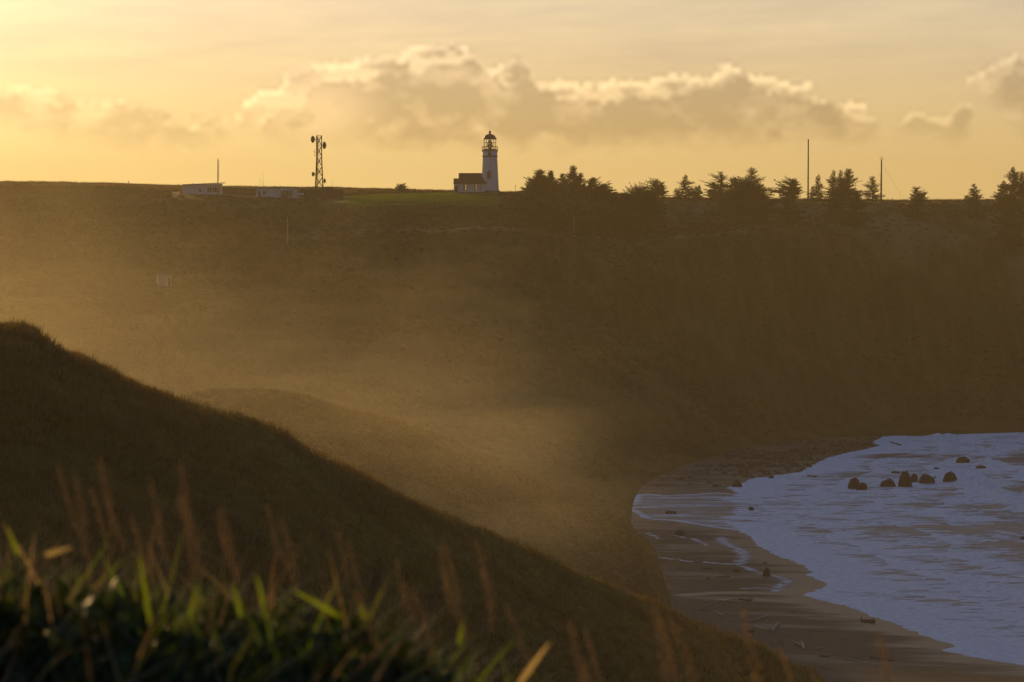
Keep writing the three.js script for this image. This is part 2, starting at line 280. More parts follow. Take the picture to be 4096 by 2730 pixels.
// ------------------------------------------------------------------ cove: sand, water, foam
const SHORE = [[4700, 2720], [4300, 2690], [4096, 2662], [4010, 2650], [3923, 2636], [3840, 2618], [3781, 2603], [3800, 2594], [3834, 2587], [3798, 2577], [3740, 2560], [3686, 2541], [3640, 2520], [3594, 2501], [3542, 2482], [3469, 2462], [3440, 2446], [3397, 2429], [3330, 2413], [3220, 2386], [3235, 2373], [3266, 2363], [3305, 2347], [3299, 2331], [3250, 2312], [3213, 2298], [3251, 2291], [3216, 2263], [3106, 2224], [3060, 2200], [3027, 2179], [3017, 2164], [3010, 2150], [2952, 2122], [2860, 2112], [2790, 2100], [2700, 2085], [2600, 2078], [2560, 2070], [2545, 2052], [2500, 2030], [2482, 2030], [2530, 2008], [2540, 1982], [2600, 1975], [2660, 1985], [2760, 1978], [2860, 1972], [2960, 1978], [2909, 1953], [2985, 1929], [3004, 1915], [3087, 1905], [3150, 1897], [3199, 1891], [3246, 1868], [3270, 1850], [3318, 1831], [3380, 1815], [3436, 1803], [3520, 1784], [3493, 1770], [3543, 1742], [3619, 1744], [3733, 1749], [3828, 1742], [3878, 1734], [3962, 1727], [4096, 1723], [4400, 1716], [4900, 1705]].map(([u, v]) => onSea(u, v));
const POLY = [...SHORE, [420, 800], [420, 340]];
const inside = (x, d) => { let k = false; for (let i = 0, j = POLY.length - 1; i < POLY.length; j = i++) { const [a, b] = POLY[i], [e, f] = POLY[j]; if ((b > d) !== (f > d) && x < (e - a) * (d - b) / (f - b) + a) k = !k; } return k; };
const segDist = (x, d, l) => { let m = 1e9; for (let i = 0; i < l.length - 1; i++) { const [a, b] = l[i], ex = l[i + 1][0] - a, ey = l[i + 1][1] - b, t = clamp(((x - a) * ex + (d - b) * ey) / (ex * ex + ey * ey), 0, 1), q = (x - a - t * ex) ** 2 + (d - b - t * ey) ** 2; if (q < m) m = q; } return Math.sqrt(m); };
const SX0 = 4, SX1 = 214, SD0 = 335, SD1 = 815, SN = 420, SM = 480;                     // signed distance to the water's edge on a half-metre grid
const shoreField = new Float32Array(SN * SM);
for (let j = 0; j < SM; j++) for (let i = 0; i < SN; i++) { const x = lerp(SX0, SX1, i / (SN - 1)), d = lerp(SD0, SD1, j / (SM - 1)); shoreField[j * SN + i] = segDist(x, d, SHORE) * (inside(x, d) ? -1 : 1); }
const shoreAt = (x, d) => { const a = clamp((x - SX0) / (SX1 - SX0), 0, 0.9999) * (SN - 1), b = clamp((d - SD0) / (SD1 - SD0), 0, 0.9999) * (SM - 1), i = Math.floor(a), j = Math.floor(b), f = a - i, g = b - j; return lerp(lerp(shoreField[j * SN + i], shoreField[j * SN + i + 1], f), lerp(shoreField[(j + 1) * SN + i], shoreField[(j + 1) * SN + i + 1], f), g); };
const sandY = (x, d) => { const s = shoreAt(x, d); return s > 0 ? Math.min(0.022 * s, 0.35 + 0.03 * s) + 0.03 * fbm(x * 0.15, d * 0.1, 2, 3) * smoothstep(s, 0, 8) : Math.max(0.03 * s, -1.4); };
const BREAK = [[[3760, 1748], [3830, 1752], [3880, 1770]], [[3850, 1800], [3930, 1806], [3990, 1822]], [[3955, 1850], [3985, 1872], [4040, 1885]], [[3870, 1915], [3905, 1930], [3930, 1965], [3985, 1985], [4040, 2005], [4130, 2040], [4300, 2090]], [[3800, 2310], [3890, 2340], [3960, 2352], [4050, 2395], [4140, 2430]]].map((l) => l.map(([u, v]) => onSea(u, v)));
const breaking = (x, d) => { let b = 0; BREAK.forEach((l, i) => { const q = segDist(x, d, l); b = Math.max(b, Math.exp(-((q / [2.4, 2.2, 2.4, 3.4, 1.6][i]) ** 2)) * [0.7, 0.6, 0.7, 1, 0.35][i]); }); return b; };
const swell = (x, d) => {
  const s = -shoreAt(x, d), deep = smoothstep(s, 2, 60);
  let y = 0.035 * fbm(x * 0.35, d * 0.5, 3, 3) + deep * (0.42 * fbm(x * 0.10, d * 0.2, 5, 4) + 0.25 * Math.abs(noise(x * 0.06, d * 0.16, 7)));
  const line = d * 0.11 + 0.35 * fbm(x * 0.02, d * 0.02, 9, 3) * 6 - x * 0.012;
  y += 0.32 * deep * Math.pow(0.5 + 0.5 * Math.sin(line * 6.283), 4);
  return y + 1.7 * breaking(x + 1.2 * fbm(x * 0.2, d * 0.2, 33, 3), d + 2 * fbm(x * 0.2, d * 0.2, 35, 3)) * (0.75 + 0.9 * fbm(x * 0.5, d * 0.5, 37, 4));
};
const worldMap = (w, h, fn, srgb) => {              // a texture laid over the cove in metres
  const d = new Uint8Array(w * h * 4);
  for (let j = 0; j < h; j++) for (let i = 0; i < w; i++) { const c = fn(lerp(SX0, SX1, (i + 0.5) / w), lerp(SD0, SD1, (j + 0.5) / h), j * w + i), o = (j * w + i) * 4; for (let k = 0; k < 3; k++) d[o + k] = clamp(Math.round(255 * (srgb ? Math.pow(Math.max(c[k], 0), 1 / 2.2) : c[k])), 0, 255); d[o + 3] = 255; }
  const t = new THREE.DataTexture(d, w, h, THREE.RGBAFormat); t.magFilter = t.minFilter = THREE.LinearFilter; if (srgb) t.colorSpace = THREE.SRGBColorSpace; t.needsUpdate = true; return t;
};
const cached = (w, h, fn) => { const l = []; for (let j = 0; j < h; j++) for (let i = 0; i < w; i++) { const x = lerp(SX0, SX1, (i + 0.5) / w), d = lerp(SD0, SD1, (j + 0.5) / h), seen = x > 0.028 * d && x < 0.22 * d; l.push(seen ? fn(x, d) : [0, 0]); } return l; };
const coveSheet = (u0, u1, d0, d1, nx, nd, hy) => {
  const g = new THREE.PlaneGeometry(1, 1, nx - 1, nd - 1), p = g.attributes.position, uv = g.attributes.uv;
  for (let j = 0; j < nd; j++) for (let i = 0; i < nx; i++) {
    const k = j * nx + i, d = d1 * Math.pow(d0 / d1, j / (nd - 1)), x = lerp(u0, u1, i / (nx - 1)) * d;
    p.setXYZ(k, x, hy(x, d), -d); uv.setXY(k, (x - SX0) / (SX1 - SX0), (d - SD0) / (SD1 - SD0));
  }
  g.computeVertexNormals(); return g;
};
const foamAt = (x, d) => {
  const s = -shoreAt(x, d);
  const film = smoothstep(onFilm(x, d), 0, 1);                          // the thin sheet running up the sand keeps only torn streaks
  const streak = fbm(x * 0.07 + 0.03 * d, d * 0.22, 50, 5), fine = fbm(x * 0.28, d * 1.0, 54, 3), lace = Math.abs(noise(x * 0.12 + 1.5 * streak, d * 0.42, 52));
  const open = smoothstep(fbm(x * 0.02, d * 0.035, 56, 3) + 0.30 * smoothstep(s, 18, 60) - 0.02, 0.05, 0.42);     // patches of bare water farther out
  const front = s / 15 + 1.1 * fbm(x * 0.03, d * 0.03, 114, 4), band = front - Math.floor(front), fr = smoothstep(s, 6, 14);          // wave after wave: a white front, then thinner foam
  let f = 0.76 + fr * (0.34 * smoothstep(band, 0.45, 0.0) - 0.16 * smoothstep(band, 0.55, 0.95)) + 0.85 * streak - 0.62 * open + 1.05 * fine - 0.42 * smoothstep(lace, 0.14, 0.0) * smoothstep(s, 8, 20);
  f += 0.5 * smoothstep(s, 12, 1) + 1.4 * breaking(x, d);
  f = lerp(f, 0.30 + 1.1 * fbm(x * 0.05 + d * 0.03, d * 0.5, 58, 5) + 0.5 * smoothstep(s, 2.2, 0.2) + 0.25 * fine, film);
  return smoothstep(f, 0.25, 0.60);
};
function onFilm(x, d) { const t = x / d * FPX + 2048 + 160 * fbm(x * 0.06, d * 0.09, 110, 4); return smoothstep(t, 3030, 2880) * smoothstep(d, 520, 530) * smoothstep(d, 650, 600); }
{
  const ribbons = [[[2640, 2242], [2740, 2255], [2950, 2265], [3050, 2298], [3110, 2310], [3155, 2330], [3112, 2355], [3105, 2370]], [[2880, 2155], [2900, 2180], [2960, 2200], [2978, 2235], [2958, 2262]], [[2770, 2160], [2830, 2188]], [[2970, 2360], [3060, 2358]], [[2590, 2140], [2640, 2165]], [[2700, 2150], [2740, 2158]]].map((l) => l.map(([u, v]) => onSea(u, v)));
  const creek = [[[2740, 2394], [2850, 2382], [3000, 2377], [3120, 2380], [3240, 2388], [3400, 2425]], [[2900, 2408], [3050, 2405], [3240, 2418]]].map((l) => l.map(([u, v]) => onSea(u, v)));
  const wet = (x, d) => { const s = shoreAt(x, d); let c = 1e9; for (const l of creek) c = Math.min(c, segDist(x, d, l)); const n = fbm(x * 0.05, d * 0.22, 70, 4); return clamp(Math.max(smoothstep(s + 14 * n, 13, 2), smoothstep(c + 2 * n, 2.6, 0.6), 0.75 * smoothstep(fbm(x * 0.03, d * 0.12, 72, 4), 0.06, 0.2) * smoothstep(s, 40, 15)), 0, 1); };
  const ribbon = (x, d) => { let k = 0; ribbons.forEach((l, i) => { const q = segDist(x + 0.7 * noise(x * 0.6, d * 0.6, 3), d + 1.2 * noise(x * 0.5, d * 0.5, 4), l); k = Math.max(k, smoothstep(q, [1.1, 1.7, 0.8, 0.8, 0.9, 0.8][i], 0.2) * smoothstep(fbm(x * 0.9, d * 0.7, 80, 3), -0.3, 0.0)); }); return k; };
  const sand = cached(420, 960, (x, d) => [wet(x, d), ribbon(x, d)]), foam = cached(720, 1400, (x, d) => [foamAt(x, d)]);
  const map = worldMap(420, 960, (x, d, i) => { const [w, f] = sand[i], n = 1 + 0.35 * fbm(x * 0.3, d * 0.25, 75, 3) + 0.3 * noise(x * 1.7, d * 1.1, 76); return [0.122, 0.083, 0.046].map((q, k) => lerp(q * n * lerp(1, 0.62, w), [0.62, 0.60, 0.58][k], f)); }, true);
  const rough = worldMap(420, 960, (x, d, i) => Array(3).fill(lerp(lerp(1, 0.34, sand[i][0]), 0.9, sand[i][1])));
  top('beach', coveSheet(0.022, 0.24, 340, 800, 420, 420, sandY), new THREE.MeshPhysicalMaterial({ map, roughnessMap: rough, roughness: 1, specularIntensity: 0.6 }), 'dark brown sand beach at the foot of the bluffs', 'beach', undefined, 'structure');
  const wmap = worldMap(720, 1400, (x, d, i) => { const f = foam[i][0], n = 1 + 0.3 * noise(x * 1.2, d * 1.6, 61); return [0, 1, 2].map((k) => lerp([0.115, 0.11, 0.098][k], [0.78, 0.78, 0.78][k] * n, f)); }, true);
  const wrough = worldMap(720, 1400, (x, d, i) => Array(3).fill(lerp(0.35, 0.95, foam[i][0])));
  const wbump = worldMap(720, 1400, (x, d, i) => Array(3).fill(0.5 + 0.5 * fbm(x * 0.7, d * 1.1, 63, 2) + 0.12 * foam[i][0]));
  top('sea', coveSheet(0.03, 0.24, 345, 796, 560, 620, swell), new THREE.MeshPhysicalMaterial({ map: wmap, roughnessMap: wrough, roughness: 1, bumpMap: wbump, bumpScale: 0.12 }), 'foam-covered surf filling the cove', 'sea', undefined, 'structure');
  const o = new THREE.PlaneGeometry(2600, 1900, 120, 90).rotateX(-Math.PI / 2).translate(100, -1.9, -650), p = o.attributes.position;
  for (let i = 0; i < p.count; i++) p.setY(i, p.getY(i) + 0.2 * fbm(p.getX(i) * 0.05, p.getZ(i) * 0.05, 3, 3));
  o.computeVertexNormals();
  top('ocean', o, mat(0.06, 0.062, 0.06, 0.25), 'open ocean around the headland', 'sea', undefined, 'structure');
}
// ------------------------------------------------------------------ the lighthouse
const KB = 846 / FPX;                                // metres to a photograph pixel at the depth of the buildings
const whitePaint = (() => {
  const t = grainTexture(256, (x, y) => { const n = 0.5 * fbm(x * 6, y * 2, 3, 4) + 0.25 * fbm(x * 40, y * 20, 6, 2), s = smoothstep(fbm(x * 22, y * 1.5, 9, 3), 0.1, 0.4) * 0.10; return [0.86 + 0.10 * n - s, 0.85 + 0.10 * n - s * 1.15, 0.82 + 0.10 * n - s * 1.4]; }, true);
  return new THREE.MeshStandardMaterial({ map: t, roughness: 0.8 });
})();
const M = {
  roof: mat(0.10, 0.036, 0.022, 0.8), dome: mat(0.085, 0.028, 0.018, 0.55), iron: mat(0.022, 0.018, 0.015, 0.6), trim: mat(0.5, 0.46, 0.4, 0.8), brownTrim: mat(0.10, 0.075, 0.055, 0.7),
  stone: mat(0.17, 0.135, 0.10, 0.95), dark: mat(0.02, 0.018, 0.016, 0.5), door: mat(0.13, 0.085, 0.06, 0.7), steel: mat(0.05, 0.046, 0.042, 0.6, { metalness: 0.3 }), dish: mat(0.07, 0.064, 0.06, 0.8),
  wood: mat(0.075, 0.055, 0.038, 0.95), pole: mat(0.06, 0.042, 0.032, 0.9), roofGrey: mat(0.09, 0.082, 0.075, 0.85), concrete: mat(0.28, 0.25, 0.21, 0.95), brass: mat(0.25, 0.16, 0.05, 0.35, { metalness: 0.9 }),
  glass: new THREE.MeshPhysicalMaterial({ color: 0xffffff, roughness: 0.02, transmission: 1, ior: 1.45 }),
  lens: new THREE.MeshPhysicalMaterial({ color: 0xfff8e0, roughness: 0.05, transmission: 1, ior: 1.5, thickness: 0.5 }),
  pane: new THREE.MeshPhysicalMaterial({ color: new THREE.Color().setRGB(0.03, 0.03, 0.032), roughness: 0.08 }),
};
function wallWithHoles(pts, holes, thick) {          // upright wall in x and y, thickness along z from 0 back
  const s = new THREE.Shape(pts.map(([x, y]) => new THREE.Vector2(x, y)));
  for (const [x0, x1, y0, y1] of holes) s.holes.push(new THREE.Path([[x0, y0], [x0, y1], [x1, y1], [x1, y0]].map(([x, y]) => new THREE.Vector2(x, y))));
  return new THREE.ExtrudeGeometry(s, { depth: thick, bevelEnabled: false }).translate(0, 0, -thick);
}
{
  const U0 = 1959.5, base = onLand(U0, 846, 773), X = (u) => (u - U0) * KB, Y = (v) => (773 - v) * KB;
  const t = thing('lighthouse', 'white round lighthouse tower with dark red dome and attached red-roofed workroom', 'lighthouse', [base[0], base[1], base[2]]);
  const R = (px) => px * KB;
  part('tower_wall', lathe([[R(36.2), Y(762)], [R(35.2), Y(745)], [R(33.2), Y(705)], [R(31), Y(660)], [R(29.6), Y(628)], [R(30), Y(626)], [R(30), Y(601)], [R(0.1), Y(601)]], 64), whitePaint, t);
  part('plinth', lathe([[R(41), Y(785)], [R(41), Y(764)], [R(38.5), Y(761)], [R(20), Y(761)]], 64), M.stone, t);
  part('belt_course', lathe([[R(29.5), Y(628)], [R(31.4), Y(627)], [R(32), Y(625)], [R(31.4), Y(623.2)], [R(29.6), Y(622.6)]], 64), M.brownTrim, t);
  part('gallery_deck', lathe([[R(20), Y(601.6)], [R(30.6), Y(601.6)], [R(32), Y(600)], [R(32.2), Y(598.6)], [R(20), Y(598.4)]], 64), M.iron, t);
  for (let i = 0; i < 20; i++) { const a = i / 20 * 6.2832 + 0.1; part('bracket', merge([box(0.13, 0.2, 0.36, 0, Y(602.6) - 0.02, R(30.8), 0), box(0.13, 0.28, 0.16, 0, Y(605), R(30.6), 0)]).rotateY(a), i % 2 ? whitePaint : M.trim, t); }
  const rail = [];
  for (const v of [586, 590.5, 594.5]) rail.push(new THREE.TorusGeometry(R(32.3), v === 586 ? 0.035 : 0.018, 5, 64).rotateX(Math.PI / 2).translate(0, Y(v), 0));
  part('gallery_rail', merge(rail), M.iron, t);
  for (let i = 0; i < 24; i++) { const a = i / 24 * 6.2832 + 0.06; part('rail_post', bar([Math.sin(a) * R(32.3), Y(599), Math.cos(a) * R(32.3)], [Math.sin(a) * R(32.3), Y(586), Math.cos(a) * R(32.3)], 0.022), M.iron, t); }
  part('lantern_glazing', new THREE.CylinderGeometry(R(24.6), R(24.6), Y(557) - Y(597), 16, 1, true).translate(0, (Y(557) + Y(597)) / 2, 0), M.glass, t);
  for (let i = 0; i < 16; i++) { const a = (i + 0.5) / 16 * 6.2832; part('glazing_bar', bar([Math.sin(a) * R(24.9), Y(599), Math.cos(a) * R(24.9)], [Math.sin(a) * R(24.9), Y(556), Math.cos(a) * R(24.9)], 0.05, 0.05, 5), M.iron, t); }
  for (const v of [571.5, 585]) part('glazing_ring', new THREE.TorusGeometry(R(24.9), 0.05, 5, 48).rotateX(Math.PI / 2).translate(0, Y(v), 0), M.iron, t);
  part('lantern_sill', lathe([[R(23), Y(599)], [R(26), Y(599)], [R(26), Y(596.6)], [R(23), Y(596.2)]], 48), M.iron, t);
  const dome = part('dome_roof', lathe([[R(26), Y(557.6)], [R(27.6), Y(555.6)], [R(27.2), Y(553.6)], [R(24.4), Y(552.4)], [R(23), Y(548)], [R(19), Y(542.6)], [R(13), Y(538.6)], [R(6), Y(536.4)], [R(4), Y(534)], [0.01, Y(534)]], 48), M.dome, t);
  part('ventilator_ball', lathe([[R(4), Y(535)], [R(3.2), Y(532.4)], [R(4.2), Y(531)], [R(4.8), Y(528)], [R(4), Y(524.8)], [R(2), Y(523.2)], [0.01, Y(522.8)]], 24), M.dome, dome);
  part('lightning_rod', bar([0, Y(523), 0], [0, Y(508.6), 0], 0.035, 0.015), M.iron, dome);
  const lensRings = [];
  for (let i = 0; i < 9; i++) { const f = i / 8, v = lerp(590, 562, f), r = R(9.6) * Math.pow(Math.sin(Math.PI * lerp(0.28, 0.93, f)), 0.8), h = R(1.45); lensRings.push(lathe([[r * 0.72, Y(v) - h], [r, Y(v) - h * 0.7], [r * 1.04, Y(v)], [r * 0.9, Y(v) + h], [r * 0.72, Y(v) + h], [r * 0.72, Y(v) - h]], 28)); }
  const lens = part('lens', merge(lensRings), M.lens, t);
  const frame = [];
  for (let k = 0; k < 8; k++) { const a = k / 8 * 6.2832 + 0.2, pts = []; for (let i = 0; i <= 10; i++) { const f = i / 10, r = R(10.2) * Math.pow(Math.max(0.02, Math.sin(Math.PI * lerp(0.24, 0.985, f))), 0.8); pts.push(new THREE.Vector3(Math.sin(a) * r, Y(lerp(592, 559, f)), Math.cos(a) * r)); } frame.push(new THREE.TubeGeometry(new THREE.CatmullRomCurve3(pts), 14, 0.06, 4)); }
  for (const v of [581, 571]) frame.push(new THREE.TorusGeometry(R(10), 0.06, 4, 28).rotateX(Math.PI / 2).translate(0, Y(v), 0));
  part('lens_frame', merge(frame), M.brass, lens);
  part('lens_pedestal', lathe([[R(6), Y(600)], [R(5), Y(596)], [R(3.6), Y(594)], [R(7), Y(591.4)], [0.01, Y(591)]], 20), M.iron, t);
  for (const [uc, v0, v1, w, rad] of [[1955.5, 686.6, 711, 10.5, 33.6], [1957, 604.5, 622, 8.5, 30.2]]) {
    const a = Math.asin((uc - U0) / rad), mid = (Y(v0) + Y(v1)) / 2, h = Y(v0) - Y(v1), W = R(w), z = R(rad);
    const win = part('window', merge([box(W, h, 0.36, 0, mid, z - 0.12)]).rotateY(a), M.pane, t);
    part('window_frame', merge([box(0.12, h + 0.2, 0.16, -W / 2 - 0.03, mid, z + 0.04), box(0.12, h + 0.2, 0.16, W / 2 + 0.03, mid, z + 0.04), box(W + 0.3, 0.14, 0.2, 0, mid + h / 2 + 0.05, z + 0.05), box(W, 0.05, 0.06, 0, mid, z + 0.07), box(0.05, h, 0.06, 0, mid, z + 0.07)]).rotateY(a), M.brownTrim, win);
    part('sill', box(W + 0.5, 0.16, 0.36, 0, mid - h / 2 - 0.08, z + 0.05).rotateY(a), M.brownTrim, win);
  }
  // workroom
  const zf = 2.55, zb = -2.55, x0 = X(1836), x1 = X(1944), ye = Y(734), yr = Y(695), holes = [[1856, 1865.5], [1897.5, 1907]].map(([a, b]) => [X(a), X(b), Y(761), Y(738)]);
  part('workroom_wall', merge([wallWithHoles([[x0, Y(768)], [x1, Y(768)], [x1, ye], [x0, ye]], holes, 0.3).translate(0, 0, zf), wallWithHoles([[x0, Y(785)], [X(1930), Y(785)], [X(1930), ye], [x0, ye]], [[1862, 1872], [1904.4, 1914]].map(([a, b]) => [X(a), X(b), Y(761), Y(738)]), 0.3).translate(0, 0, zb + 0.3),
    new THREE.ExtrudeGeometry(new THREE.Shape([[zb + 0.301, Y(785)], [zf - 0.301, Y(785)], [zf - 0.301, ye], [0, yr - 0.12], [zb + 0.301, ye]].map(([a, b]) => new THREE.Vector2(a, b))), { depth: 0.28, bevelEnabled: false }).rotateY(-Math.PI / 2).translate(x0 + 0.3, 0, 0)]), whitePaint, t);
  part('workroom_base', slab(x0 - 0.04, X(1946), Y(786), Y(768), zf - 0.4, zf + 0.06), M.stone, t);
  const gable = (xa, xb, yEave, yRidge, half, over, th) => { const s = new THREE.Shape([[-half - over, yEave - over * 0.8], [0, yRidge], [half + over, yEave - over * 0.8], [half + over, yEave - over * 0.8 + th], [0, yRidge + th * 1.4], [-half - over, yEave - over * 0.8 + th]].map(([a, b]) => new THREE.Vector2(a, b))); return new THREE.ExtrudeGeometry(s, { depth: xb - xa, bevelEnabled: false }).rotateY(-Math.PI / 2).translate(xb, 0, 0); };
  const roof = part('workroom_roof', gable(X(1835), X(1946), ye + 0.06, yr - 0.1, zf, 0.28, 0.16), M.roof, t);
  const courses = []; for (let i = 1; i < 12; i++) { const f = i / 12, z = lerp(zf + 0.28, 0, f), y = lerp(ye + 0.02, yr + 0.1, f); courses.push(slab(X(1835.3), X(1935), y - 0.005, y + 0.045, z - 0.02, z + 0.02)); }
  part('shingle_edge', merge(courses), M.roof, roof);
  part('ridge_cap', slab(X(1834.6), X(1928), yr + 0.1, yr + 0.22, -0.14, 0.14), M.roof, roof);
  part('gutter', slab(X(1834.6), X(1945), ye - 0.26, ye - 0.1, zf + 0.2, zf + 0.38), M.trim, t);
  for (const u of [1836.4, 1923.6]) part('downspout', bar([X(u), Y(768), zf + 0.1], [X(u), ye - 0.2, zf + 0.1], 0.06), M.brownTrim, t);
  holes.forEach(([a, b, c, d]) => {
    const w = part('window', slab(a, b, c, d, zf - 0.2, zf - 0.185), M.glass, t);
    part('window_frame', merge([slab(a - 0.08, a + 0.06, c - 0.06, d + 0.08, zf - 0.24, zf + 0.05), slab(b - 0.06, b + 0.08, c - 0.06, d + 0.08, zf - 0.24, zf + 0.05), slab(a + 0.06, b - 0.06, d - 0.04, d + 0.08, zf - 0.24, zf + 0.05), slab(a + 0.06, b - 0.06, (c + d) / 2 - 0.04, (c + d) / 2 + 0.04, zf - 0.24, zf - 0.1), slab((a + b) / 2 - 0.03, (a + b) / 2 + 0.03, c, d, zf - 0.25, zf - 0.14)]), M.brownTrim, w);
    part('sill', slab(a - 0.16, b + 0.16, c - 0.14, c, zf - 0.2, zf + 0.12), M.trim, w);
  });
  const px0 = X(1816), px1 = X(1835.6);
  part('porch_wall', merge([wallWithHoles([[px0, Y(772)], [px1, Y(772)], [px1, ye - 0.02], [px0, ye - 0.02]], [[X(1820), X(1832), Y(771), Y(744)]], 0.2).translate(0, 0, 1.7), slab(px0, px0 + 0.2, Y(785), ye - 0.02, -1.7, 1.49), slab(px0, px1, Y(785), ye - 0.02, -1.9, -1.71)]), whitePaint, t);
  part('porch_roof', gable(X(1814.4), X(1834.8), ye + 0.02, Y(716), 1.7, 0.24, 0.14), M.roof, t);
  part('porch_base', slab(px0 - 0.05, px1, Y(787), Y(772), -1.9, 1.78), M.stone, t);
  const door = part('door', slab(X(1820.2), X(1831.8), Y(771.6), Y(744.2), 1.52, 1.6), M.door, t);
  part('door_panel', merge([slab(X(1821.6), X(1825.4), Y(757), Y(746), 1.59, 1.64), slab(X(1826.6), X(1830.4), Y(757), Y(746), 1.59, 1.64), slab(X(1821.6), X(1830.4), Y(770), Y(760), 1.59, 1.64)]), M.brownTrim, door);
}

// ------------------------------------------------------------------ radio station: sheds, fences, masts, lattice tower
function station(name, label, cat, u, v, d = 846) { const b = onLand(u, d, v); const t = thing(name, label, cat, b); const k = d / FPX; return { t, X: (q) => (q - u) * k, Y: (q) => EYE - slopeOf(q) * d - b[1] }; }
const win = (t, a, b, c, d, z) => { const w = part('window', slab(a, b, c, d, z - 0.06, z + 0.015), M.pane, t); part('window_frame', merge([slab(a - 0.07, a, c - 0.07, d + 0.07, z - 0.05, z + 0.06), slab(b, b + 0.07, c - 0.07, d + 0.07, z - 0.05, z + 0.06), slab(a, b, d, d + 0.07, z - 0.05, z + 0.06), slab(a, b, c - 0.07, c, z - 0.05, z + 0.07)]), M.brownTrim, w); };
{
  const { t, X, Y } = station('white_shed', 'long white shed with slanting flat roof standing left of the fenced compound', 'building', 808, 776);
  part('wall', new THREE.ExtrudeGeometry(new THREE.Shape([[X(733.5), Y(790)], [X(884), Y(790)], [X(884), Y(736)], [X(733.5), Y(740.5)]].map(([a, b]) => new THREE.Vector2(a, b))), { depth: 6, bevelEnabled: false }).translate(0, 0, -4), whitePaint, t);
  const r = part('roof', slab(-0.5 * 164 * KB, 0.5 * 164 * KB, 0, 0.16, -4.5, 2.5).rotateZ(Math.atan((740.5 - 733.5) / 162)).translate(X(814), Y(736.6), 0), M.roofGrey, t);
  part('fascia', slab(-0.5 * 163 * KB, 0.5 * 163 * KB, -0.12, 0.1, 2.51, 2.55).rotateZ(Math.atan((740.5 - 733.5) / 162)).translate(X(814), Y(736.6), 0), M.trim, r);
  for (const u of [770, 818]) part('vent', slab(X(u) - 0.1, X(u) + 0.1, Y(737), Y(733), 0, 0.2), M.roofGrey, r);
  for (const [a, b, c, d] of [[799.5, 806.5, 767.5, 756], [833, 839, 768, 750], [843, 848, 768, 750], [852, 857, 766, 752], [861, 866, 768, 750], [869, 873, 768, 752]]) win(t, X(a), X(b), Y(c), Y(d), 2);
  part('canopy', slab(X(868), X(897), Y(752), Y(750.4), 2.1, 3.4), M.wood, t);
  for (const u of [871, 882, 894]) part('canopy_post', slab(X(u) - 0.06, X(u) + 0.06, Y(785), Y(752), 3.1, 3.25), M.wood, t);
}
{
  const m = station('antenna_mast', 'dark slender mast with a parallel rod antenna behind the long white shed', 'mast', 870, 776, 852);
  part('mast_tube', bar([0, -1, 0], [m.X(871.6), m.Y(635), 0], 0.17, 0.13, 8), M.steel, m.t);
  part('rod_antenna', bar([m.X(874.4), m.Y(722), 0.1], [m.X(876), m.Y(643), 0.1], 0.055, 0.05), M.steel, m.t);
  for (const v of [645, 665, 700, 720]) part('standoff', bar([m.X(870.9), m.Y(v), 0.02], [m.X(876), m.Y(v), 0.1], 0.035), M.steel, m.t);
}
function fence(label, u0, u1, v0, v1, tall, d, step, gap, rails = [0.3, 0.85]) {
  const { t, X, Y } = station('board_fence', label, 'fence', (u0 + u1) / 2, (v0 + v1) / 2, d);
  const n = Math.round((u1 - u0) / step);
  for (let i = 0; i < n; i++) {
    const f = (i + 0.5) / n, u = lerp(u0, u1, f), w = step * d / FPX * (1 - gap), yb = Y(lerp(v0, v1, f)) - 1, h = tall * (d / FPX) + 1 + rr(-0.09, 0.12);
    part('plank', box(w, h, 0.05, X(u), yb + h / 2, rr(-0.02, 0.02)).rotateZ(rr(-0.004, 0.004)), i % 3 ? M.wood : M.pole, t);
  }
  for (const f of rails) part('rail', bar([X(u0), Y(v0) + tall * d / FPX * f, -0.1], [X(u1), Y(v1) + tall * d / FPX * f, -0.1], 0.07, 0.07, 4), M.wood, t);
}
fence('open picket fence between the long white shed and the flat-roofed white block', 886, 1026, 781, 788, 32, 850, 6.5, 0.34);
fence('dark solid board fence along the foot of the lattice tower', 1200, 1372, 791, 791, 33, 848, 7, 0.04);
